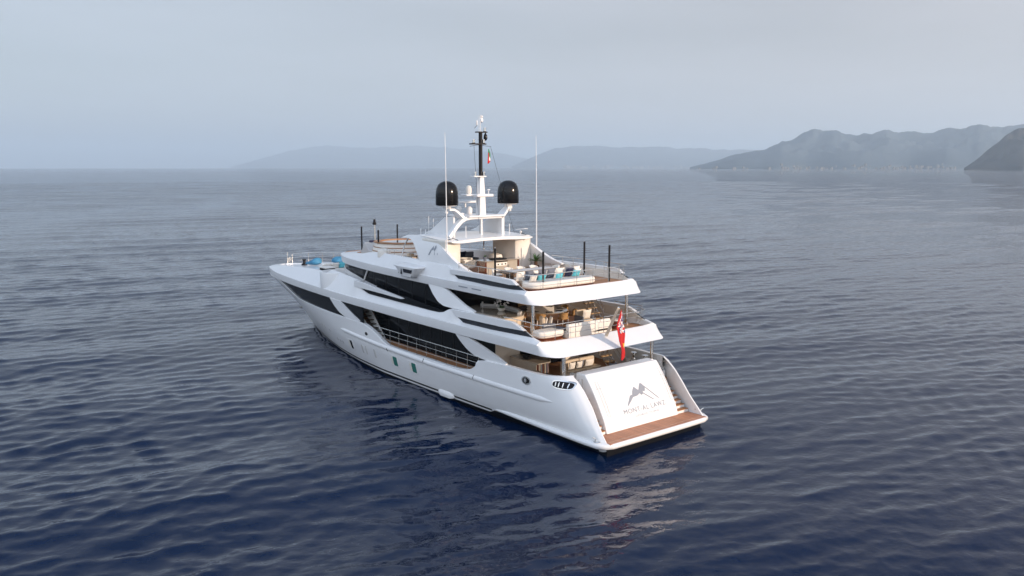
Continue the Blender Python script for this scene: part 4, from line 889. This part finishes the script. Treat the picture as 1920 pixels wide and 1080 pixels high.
for y, m, lab in ((.25, 'teal', 'teal cushion on the sofa under the hardtop'), (-.55, 'gfab', 'grey cushion between teal and navy on the hardtop sofa'), (-1.3, 'navy', 'navy cushion on hardtop sofa next to the steel stay'), (-.1, 'navy', 'navy cushion propped high behind the teal hardtop cushion')):
    pillow(20.45+(.25 if 'high' in lab else 0), y, 8.42+(.2 if 'high' in lab else 0), m, lab, 90, 15, .62, .55, .2, gc)
sofa('low white bench sofa against the port locker under the hardtop', (19.2, 1.75, 8.0), 90, 1.8, .8, 'bfab', n=2, base='bfab')
t = thing('lounge_chair', 'dark framed lounge chair with beige back beside port railing', 'lounge chair', (21.5, 2.6, 8.0), R(20))
rbox('frame', -.4, .4, -.38, .38, .1, .75, 'mblack', t, .04); rbox('seat_cushion', -.42, .2, -.3, .3, .4, .78, 'bfab', t, .08); rbox('backrest', -.2, .05, -.3, .3, .6, 1.0, 'bfab', t, .08)
# --- palm
t = thing('potted_palm', 'green fan palm in reddish pot by the starboard sun deck wall', 'potted plant', (14.2, -3.15, 8.0))
MB().lathe([(.22, 0), (.26, .1), (.22, .35), (.18, .36), (0, .36)], n=14).build('pot', M['trunk'], t); MB().lathe([(.10, .3), (.14, .5), (.09, .62)], n=8).build('stem', M['trunk'], t)
fr = MB()
for k in range(34):
    a = random.uniform(0, 6.283); e = random.uniform(.25, 1.35); L_ = random.uniform(.5, .7); pts = []
    for i in range(7):
        u = i/6; el = e-u*u*.7; pts.append((u*L_*math.cos(e-.3*u), .62+u*L_*math.sin(e)-.18*u*u*math.cos(e)))
    for i in range(6):
        r0, z0 = pts[i]; r1, z1 = pts[i+1]; w0 = .055*math.sin(math.pi*min(1, i/6+.12)); w1 = .055*math.sin(math.pi*min(1, (i+1)/6+.0)) if i < 5 else .004
        ca, sa = math.cos(a), math.sin(a); q = lambda r, z, w: (r*ca-w*sa, r*sa+w*ca, z)
        fr.add([q(r0, z0, w0), q(r1, z1, w1), q(r1, z1-.01, 0), q(r0, z0-.03, 0)], [(0, 1, 2, 3)]); fr.add([q(r0, z0, -w0), q(r1, z1, -w1), q(r1, z1-.01, 0), q(r0, z0-.03, 0)], [(0, 3, 2, 1)])
fr.build('fronds', M['leaf'], t, smooth=False)
# --- forward sun deck seat beside the spa
t = thing('wedge_lounger', 'white wedge shaped lounger seat forward of the port spa side', 'lounger', (30.1, .75, 8.0), R(0))
MB().yprism([(-1.3, 0), (1.1, 0), (1.1, .35), (.9, .42), (.55, 1.0), (.35, 1.02), (-.2, .45), (-1.3, .4)], -.7, .6).build('seat', M['sheet'], t, bevel=.06)
pillow(30.55, .7, 8.75, 'navy', 'navy cushion on the white wedge lounger by the spa', 90, 30, .5, .5, .18)
for x, y, lab in ((24.4, 3.05, 'white rounded storage box beside the spa at port rail'), (16.9, -1.7, 'white rounded storage drum beside starboard locker')):
    t = thing('storage_drum', lab, 'storage box', (x, y, 8.0), 0, 'white storage drums on the sun deck')
    MB().lathe([(.42, .0), (.42, .42)], n=18).build('plinth', M['mblack'], t); MB().lathe([(.44, .42), (.5, .5), (.5, .85), (.44, .98), (.2, 1.04), (0, 1.05)], n=20).build('cover', M['lfab'], t)
# --- upper deck aft
t = thing('buffet_console', 'curved pale stone topped buffet console by the port bulwark', 'console', (0, 0, 5.28))
cp = [(13.0, 4.3), (13.2, 2.6), (12.2, 1.9), (11.0, 1.62), (9.9, 1.7), (9.0, 2.1), (8.45, 2.7), (8.25, 3.4), (8.3, 4.3)]
MB().slab([(x+(.08 if x < 9 else 0), y+(.08 if y < 2.7 else 0)) for x, y in cp], 0, .92).build('cabinet', M['bfab'], t); MB().slab(cp, .925, .99).build('stone_top', M['stone'], t, bevel=.02)
MB().slab([(12.9, 2.55), (12.0, 2.05), (11.0, 1.8), (9.9, 1.88), (9.1, 2.25), (8.62, 2.8), (8.75, 2.9), (9.2, 2.4), (9.95, 2.05), (11, 1.97), (11.95, 2.2), (12.8, 2.7)], .992, 1.12).build('raised_rim', M['sheet'], t)
t = thing('orchid_pot', 'white orchid in pale oval bowl on the buffet console', 'orchid', (10.4, 2.85, 6.27))
MB().lathe([(.12, 0), (.2, .05), (.27, .2), (.25, .2), (0, .16)], n=16).build('bowl', M['lfab'], t)
lv = MB(); pt = MB(); sm = MB()
for k in range(26):
    a = random.uniform(0, 6.28); l = random.uniform(.14, .3); d = Vector((math.cos(a)*.8, math.sin(a)*.8, random.uniform(.4, .9)))*l; q = Vector((-math.sin(a), math.cos(a), 0))*.035; o_ = Vector((math.cos(a)*.08, math.sin(a)*.08, .16))
    lv.add([o_, o_+d*.5+q, o_+d, o_+d*.5-q], [(0, 1, 2, 3)])
for k in range(7):
    a = random.uniform(0, 6.28); top = Vector((math.cos(a)*random.uniform(.1, .42), math.sin(a)*random.uniform(.1, .42), random.uniform(.5, .75))); sm.tube([(0, 0, .15), top*.6+Vector((0, 0, .2)), top], .008, 4)
    for j in range(7):
        c = top+Vector((random.uniform(-.12, .12), random.uniform(-.12, .12), random.uniform(-.16, .08))); n_ = Vector((random.uniform(-1, 1), random.uniform(-1, 1), random.uniform(-1, 1))).normalized(); u_ = n_.orthogonal().normalized(); v_ = n_.cross(u_)
        pt.add([c]+[c+(u_*math.cos(q*1.2566)+v_*math.sin(q*1.2566))*.065 for q in range(5)], [(0, 1, 2), (0, 2, 3), (0, 3, 4), (0, 4, 5), (0, 5, 1)])
lv.build('leaves', M['leaf'], t, smooth=False); pt.build('blooms', M['petal'], t, smooth=False); sm.build('stems', M['leaf'], t)
t = thing('wine_glass', 'small pale vase standing on the buffet near the wing panel', 'vase', (12.3, 2.9, 6.27)); MB().lathe([(.05, 0), (.02, .03), (.02, .14), (.07, .2), (.06, .34)], n=10).build('glass', M['sheet'], t)
t = thing('round_dining_table', 'large oval stone dining table with place mats on the upper deck', 'table', (10.4, -.5, 5.28))
MB().slab([(1.75*math.cos(a), 1.55*math.sin(a)) for a in [2*math.pi*i/40 for i in range(40)]], .70, .76).build('table_top', M['stone'], t, bevel=.02); MB().lathe([(.55, 0), (.5, .06), (.22, .1), (.25, .7)], n=20).build('pedestal', M['dwood'], t)
for k in range(8):
    a = 2*math.pi*(k+.5)/8; MB().box(-.22, .22, -.17, .17, .765, .775, Matrix.Translation((1.3*math.cos(a), 1.15*math.sin(a), 0)) @ Matrix.Rotation(a+math.pi/2, 4, 'Z')).build('place_mat', M['mblack'], t)
g = 'tan woven chairs round the upper deck table'
for k, nm in enumerate(('to starboard of', 'at the forward starboard corner of', 'forward of', 'at the forward port corner of', 'to port of', 'at the aft port corner of', 'aft of', 'at the aft starboard corner of')):
    a = -math.pi/2+k*math.pi/4; chair('dining_chair', 'tan woven chair %s the upper deck oval table' % nm, 'tan', 'cloth_w', (10.4+2.0*math.cos(a), -.5+1.85*math.sin(a), 5.28), math.degrees(a)+180, g)
t = thing('daybed', 'cream rounded daybed behind the port upper deck stern rail', 'daybed', (5.85, 2.95, 5.28))
dp = [(.55*math.copysign(abs(math.cos(a))**.6, math.cos(a)), 1.0*math.copysign(abs(math.sin(a))**.6, math.sin(a))) for a in [2*math.pi*i/28 for i in range(28)]]
MB().slab(dp, .14, .52).build('mattress', M['lfab'], t, bevel=.12, seg=4, ang=60); MB().slab([(x*.9, y*.93) for x, y in dp], 0, .15).build('plinth', M['mahog'], t)
tb = tag(MB().loft([[(5.3+.45*u, 2.35, z), (5.3+.45*u, 1.85, z+.01), (5.3+.45*u, 1.8, z-.3)] for u, z in ((0, 5.815), (.5, 5.83), (1.5, 5.83), (2.0, 5.82))], False, False).build('throw_blanket', M['gfab'], None), 'folded grey throw draped over starboard end of the cream daybed', 'blanket')
sofa('cream sofa seen from behind along the upper deck stern rail', (5.5, .3, 5.28), 180, 3.5, .9, 'lfab', n=4, back_h=.80)
g = 'cream armchairs of the upper deck lounge'
for x, y, rz, lab in ((7.6, -1.55, 0, 'beige armchair facing aft by the upper deck stair'), (7.3, 1.75, 60, 'beige armchair with two propped cushions near the port pillar')):
    t = thing('armchair', lab, 'armchair', (x, y, 5.28), R(rz), g); rbox('seat', -.42, .42, -.42, .42, .16, .44, 'bfab', t, .08); rbox('backrest', .22, .44, -.42, .42, .3, .95, 'bfab', t, .08)
    for q in (-1, 1): rbox('armrest', -.4, .4, q*.42-.06, q*.42+.06, .1, .62, 'gfab', t, .04)
pillow(7.35, -1.55, 5.72, 'lfab', 'big cream cushion on the armchair facing aft by stair', 90, 15, .7, .62, .22)
for q, lab in ((1.55, 'cream cushion nearest the pillar, propped on port armchair'), (1.95, 'cream cushion propped upright at back of the port armchair')): pillow(7.25, q, 5.72, 'lfab', lab, 150, 12, .5, .55, .16, 'cushions on the port armchair')
t = thing('side_table', 'dark drum side table with white top near starboard stern rail', 'side table', (5.6, -2.3, 5.28)); MB().lathe([(.24, 0), (.24, .5)], n=18).build('drum', M['mahog'], t); MB().lathe([(.3, .5), (.3, .56), (0, .56)], n=18).build('table_top', M['lfab'], t)
# --- main deck aft
t = thing('drinks_bar', 'stone topped drinks bar with striped front on the main deck', 'bar', (0, 0, 2.42))
bp_ = [(9.7, 2.75), (9.7, 1.9), (8.6, 1.35), (7.5, 1.3), (7.0, 1.75), (7.0, 2.75)]
MB().slab([(9.6, 2.7), (9.6, 2.0), (8.6, 1.5), (7.65, 1.45), (7.2, 1.85), (7.2, 2.7)], 0, 1.02).build('cabinet', M['lwood'], t); MB().slab(bp_, 1.025, 1.10).build('stone_top', M['stone'], t, bevel=.02)
for k in range(9):
    u = k/8; p = Vector((7.17, 2.62)).lerp(Vector((7.17, 1.85)), min(1, u*1.5)) if u < .66 else Vector((7.17, 1.85)).lerp(Vector((7.6, 1.42)), (u-.66)/.34)
    MB().tube([(p.x, p.y, .02), (p.x, p.y, 1.0)], .045, 8).build('reed', M[('mahog', 'lwood', 'gfab')[k % 3]], t)
MB().box(8.2, 8.7, 2.2, 2.5, 1.11, 1.3).build('tap_block', M['mblack'], t, bevel=.02)
sofa('cream sofa with grey cushions facing aft on the main deck', (6.75, -.55, 2.42), 0, 2.6, 1.0, 'bfab', n=2, seat_h=.46, back_h=.98, base='bfab')
gm = 'cushions on the main deck sofa facing aft'
for y, m, x, w, lab in ((.45, 'lfab', 6.5, .5, 'cream cushion at port end of the main deck sofa'), (-.1, 'lfab', 6.45, .46, 'cream cushion second from port on the main deck sofa'), (-.32, 'gfab', 6.6, .6, 'dark grey cushion in the middle of the main deck sofa'), (-1.0, 'lfab', 6.5, .7, 'wide cream cushion at starboard end of main deck sofa')):
    pillow(x, y, 2.9, m, lab, 90, 16, w, .5, .2, gm)
sofa('cream sofa against the stern coaming with navy cushions', (4.2, -1.9, 2.42), 180, 2.4, .9, 'bfab', n=2, arm=(False, True), base='bfab', back_h=1.0)
gm = 'cushions on the sofa at the stern coaming'
for x, y, m, lab in ((4.35, -2.75, 'navy', 'navy cushion at starboard end of the coaming sofa'), (4.3, -2.3, 'gfab', 'grey cushion beside the navy one on the coaming sofa'), (4.6, -1.2, 'gfab', 'grey cushion lying at port end of the coaming sofa')): pillow(x, y, 2.95, m, lab, 250, 18, .55, .5, .18, gm)
t = thing('coffee_table', 'dark glass coffee table with steel frame in front of main deck sofa', 'coffee table', (5.55, -.5, 2.42))
MB().box(-.5, .5, -1.0, .9, .40, .45).build('table_top', M['black'], t, bevel=.02)
for sx in (-.42, .42):
    for sy in (-.9, .8): MB().box(sx-.03, sx+.03, sy-.03, sy+.03, 0, .4).build('leg', M['chrome'], t)
MB().box(-.53, .53, -1.03, .93, .375, .405).build('frame', M['chrome'], t)
t = thing('serving_tray', 'cream serving tray with small bowl on the dark coffee table', 'tray', (5.45, -.65, 2.87)); MB().box(-.2, .2, -.35, .35, 0, .04).build('tray', M['lfab'], t, bevel=.015); MB().lathe([(.05, .04), (.1, .12), (.08, .12)], (0, .1, 0), 12).build('bowl', M['bfab'], t)
tag(MB().box(5.02, 5.4, -.95, -.35, 2.872, 2.95).build('folded_towel', M['navy'], None, bevel=.03), 'folded navy towel on the aft edge of the coffee table', 'towel')
for s in (1, -1):
    MB().slab([(3.1, s*3.05), (3.0, s*4.1), (4.6, s*4.25), (4.7, s*3.3), (4.2, s*3.05)], 2.42, 3.06 if s > 0 else 2.9).build('coaming_seat', M['white'], yacht, bevel=.08)
rbox('coaming_wall', 3.45, 5.35, 1.5, 1.72, 2.42, 3.15, 'white', yacht, .05)
# --- foredeck
t = thing('foredeck_table', 'white folding table with dark underside on the foredeck', 'table', (35.9, 2.1, 5.79))
MB().box(-.75, .75, -.55, .55, .72, .78).build('table_top', M['lfab'], t, bevel=.02)
for sx in (-.6, .6): MB().box(sx-.05, sx+.05, -.4, .4, 0, .72).build('leg', M['mblack'], t)
sofa('white foredeck sofa facing aft behind the folding table', (37.25, .5, 5.79), 0, 2.6, .9, 'lfab', n=3)
gq = 'cushions on the foredeck sofa'
for y, m, lab in ((1.4, 'lfab', 'white cushion at port end of the foredeck sofa'), (.7, 'lfab', 'white cushion in the middle of the foredeck sofa'), (.05, 'aqua', 'turquoise cushion on the foredeck sofa'), (-.5, 'navy', 'navy cushion at starboard end of the foredeck sofa')): pillow(37.15, y, 6.22, m, lab, 90, 15, .6, .55, .2, gq)
def beanbag(lab, loc, rz):
    t = thing('bean_bag', lab, 'bean bag', loc, R(rz), 'blue bean bags on the foredeck'); t.scale = (.86, .86, .86); rings = []
    for i in range(13):
        u = i/12; x = -.95+1.9*u; hgt = float(np.interp(u, [0, .08, .3, .5, .65, .85, 1], [.1, .38, .48, .6, .85, .8, .1])); wd = float(np.interp(u, [0, .1, .4, .8, 1], [.25, .6, .72, .62, .2])); lo = float(np.interp(u, [0, .1, .8, 1], [.12, 0, 0, .25]))
        rings.append([(x+.1*math.sin(a), wd*math.cos(a)*(1+.06*math.sin(3*x)), max(lo, hgt*(.5+.5*math.sin(a)))) for a in [2*math.pi*j/16 for j in range(16)]])
    MB().loft(rings).build('cover', M['blue'], t, ang=80, sub=1); MB().tube([(-.9, .3, .2), (-.2, .72, .3), (.6, .6, .35)], .02, 5).build('piping', M['teal'], t); return t
beanbag('blue canvas bean bag lying in the middle of the foredeck', (42.3, .35, 6.02), 200); beanbag('blue canvas bean bag against the starboard bow railing', (42.1, -2.0, 6.02), 160)
t = thing('capstan', 'dark anchor capstan with steel drum beside the forward bean bag', 'capstan', (44.4, .35, 5.8)); MB().lathe([(.28, 0), (.26, .15), (.14, .2), (.12, .45), (.2, .52), (.2, .58), (0, .6)], n=14).build('drum', M['mblack'], t)
# --- flags
def hanging_cloth(name, loc, rows, sway, mats, pick, nx=14, amp=.06, rz=0.):
    """cloth gathered below a hoist point: rows = (z, y left, y right)"""
    t = MB(); n = len(rows); pts = []
    for i, (z, a, b) in enumerate(rows):
        for j in range(nx+1):
            u = j/nx; pts.append((sway(i/(n-1), u)+amp*math.sin(u*11+i*.35)*min(1, i/4), a+(b-a)*u, z))
    me = bpy.data.meshes.new(name); fs = [(i*(nx+1)+j, i*(nx+1)+j+1, (i+1)*(nx+1)+j+1, (i+1)*(nx+1)+j) for i in range(n-1) for j in range(nx)]
    me.from_pydata(pts, [], fs); [me.materials.append(M[m]) for m in mats]
    for k, p in enumerate(me.polygons): p.use_smooth = True; p.material_index = pick((k//nx+.5)/(n-1), (k % nx+.5)/nx)
    o = bpy.data.objects.new(name, me); COL.objects.link(o); o.location = loc; o.rotation_euler = (0, 0, rz)
    so = o.modifiers.new('thick', 'SOLIDIFY'); so.thickness = .012; return o
st_ = MB().tube([(4.15, -.08, 5.35), (3.2, -.08, 7.1)], [.12, .10], 4).build('flag_staff', M['bfab'], upper_band); MB().lathe([(.02, 7.08), (.05, 7.12), (0, 7.2)], (3.18, -.08, 0), 8).build('staff_knob', M['chrome'], st_)
zs = [0, .18, .4, .65, .9, 1.15, 1.45, 1.8, 2.1, 2.4, 2.65, 2.85, 2.95]
zz = np.linspace(0, 2.95, 40); Lf = np.interp(zz, [0, .3, .7, 1.0, 1.6, 2.3, 2.95], [.02, .10, .34, .46, .20, .06, .02]); Rt = np.interp(zz, [0, .4, 1.0, 1.8, 2.5, 2.8, 2.95], [-.06, -.20, -.32, -.36, -.36, -.28, -.12])
def ensign_pick(v, u):
    if .05 < v < .46 and u > .38-.1*v*2:
        k = (u*1.6+v*3.2) % .5; q = (u*2.2-v*2.6) % .6
        if k < .09 or q < .08: return 1
        if k < .16: return 0
        return 2 if v < .22 or (k > .33) else 0 if q > .3 else 1
    if .66 < v < .74 and u > .58: return 3
    if .74 < v < .84 and .6 < u < .9: return 1 if (u*9+v*30) % 1 < .6 else 3
    return 0
o = hanging_cloth('red_ensign', (3.05, -.1, 7.02), list(zip(-zz, Lf, Rt)), lambda v, u: -.05-.12*v+.1*u, ('red', 'cloth_w', 'cloth_b', 'gold'), ensign_pick, 16, .05)
tag(o, 'red ensign with union canton hanging limp from the stern flagstaff', 'flag')
zz = np.linspace(0, 1.0, 16)
o = hanging_cloth('courtesy_flag', (16.25, -.62, 16.35), list(zip(-zz, np.interp(zz, [0, .4, 1], [.03, .05, .13]), np.interp(zz, [0, .4, .8, 1], [-.02, -.15, -.16, -.02]))), lambda v, u: .02*u, ('cloth_g', 'cloth_w', 'red'), lambda v, u: 0 if v < .3+.35*(1-abs(u-.9)) and u > .35 or v < .3 else (2 if u < .5 or v > .82 else 1), 8, .02)
tag(o, 'small green white and red flag flying from the mast halyard', 'flag')
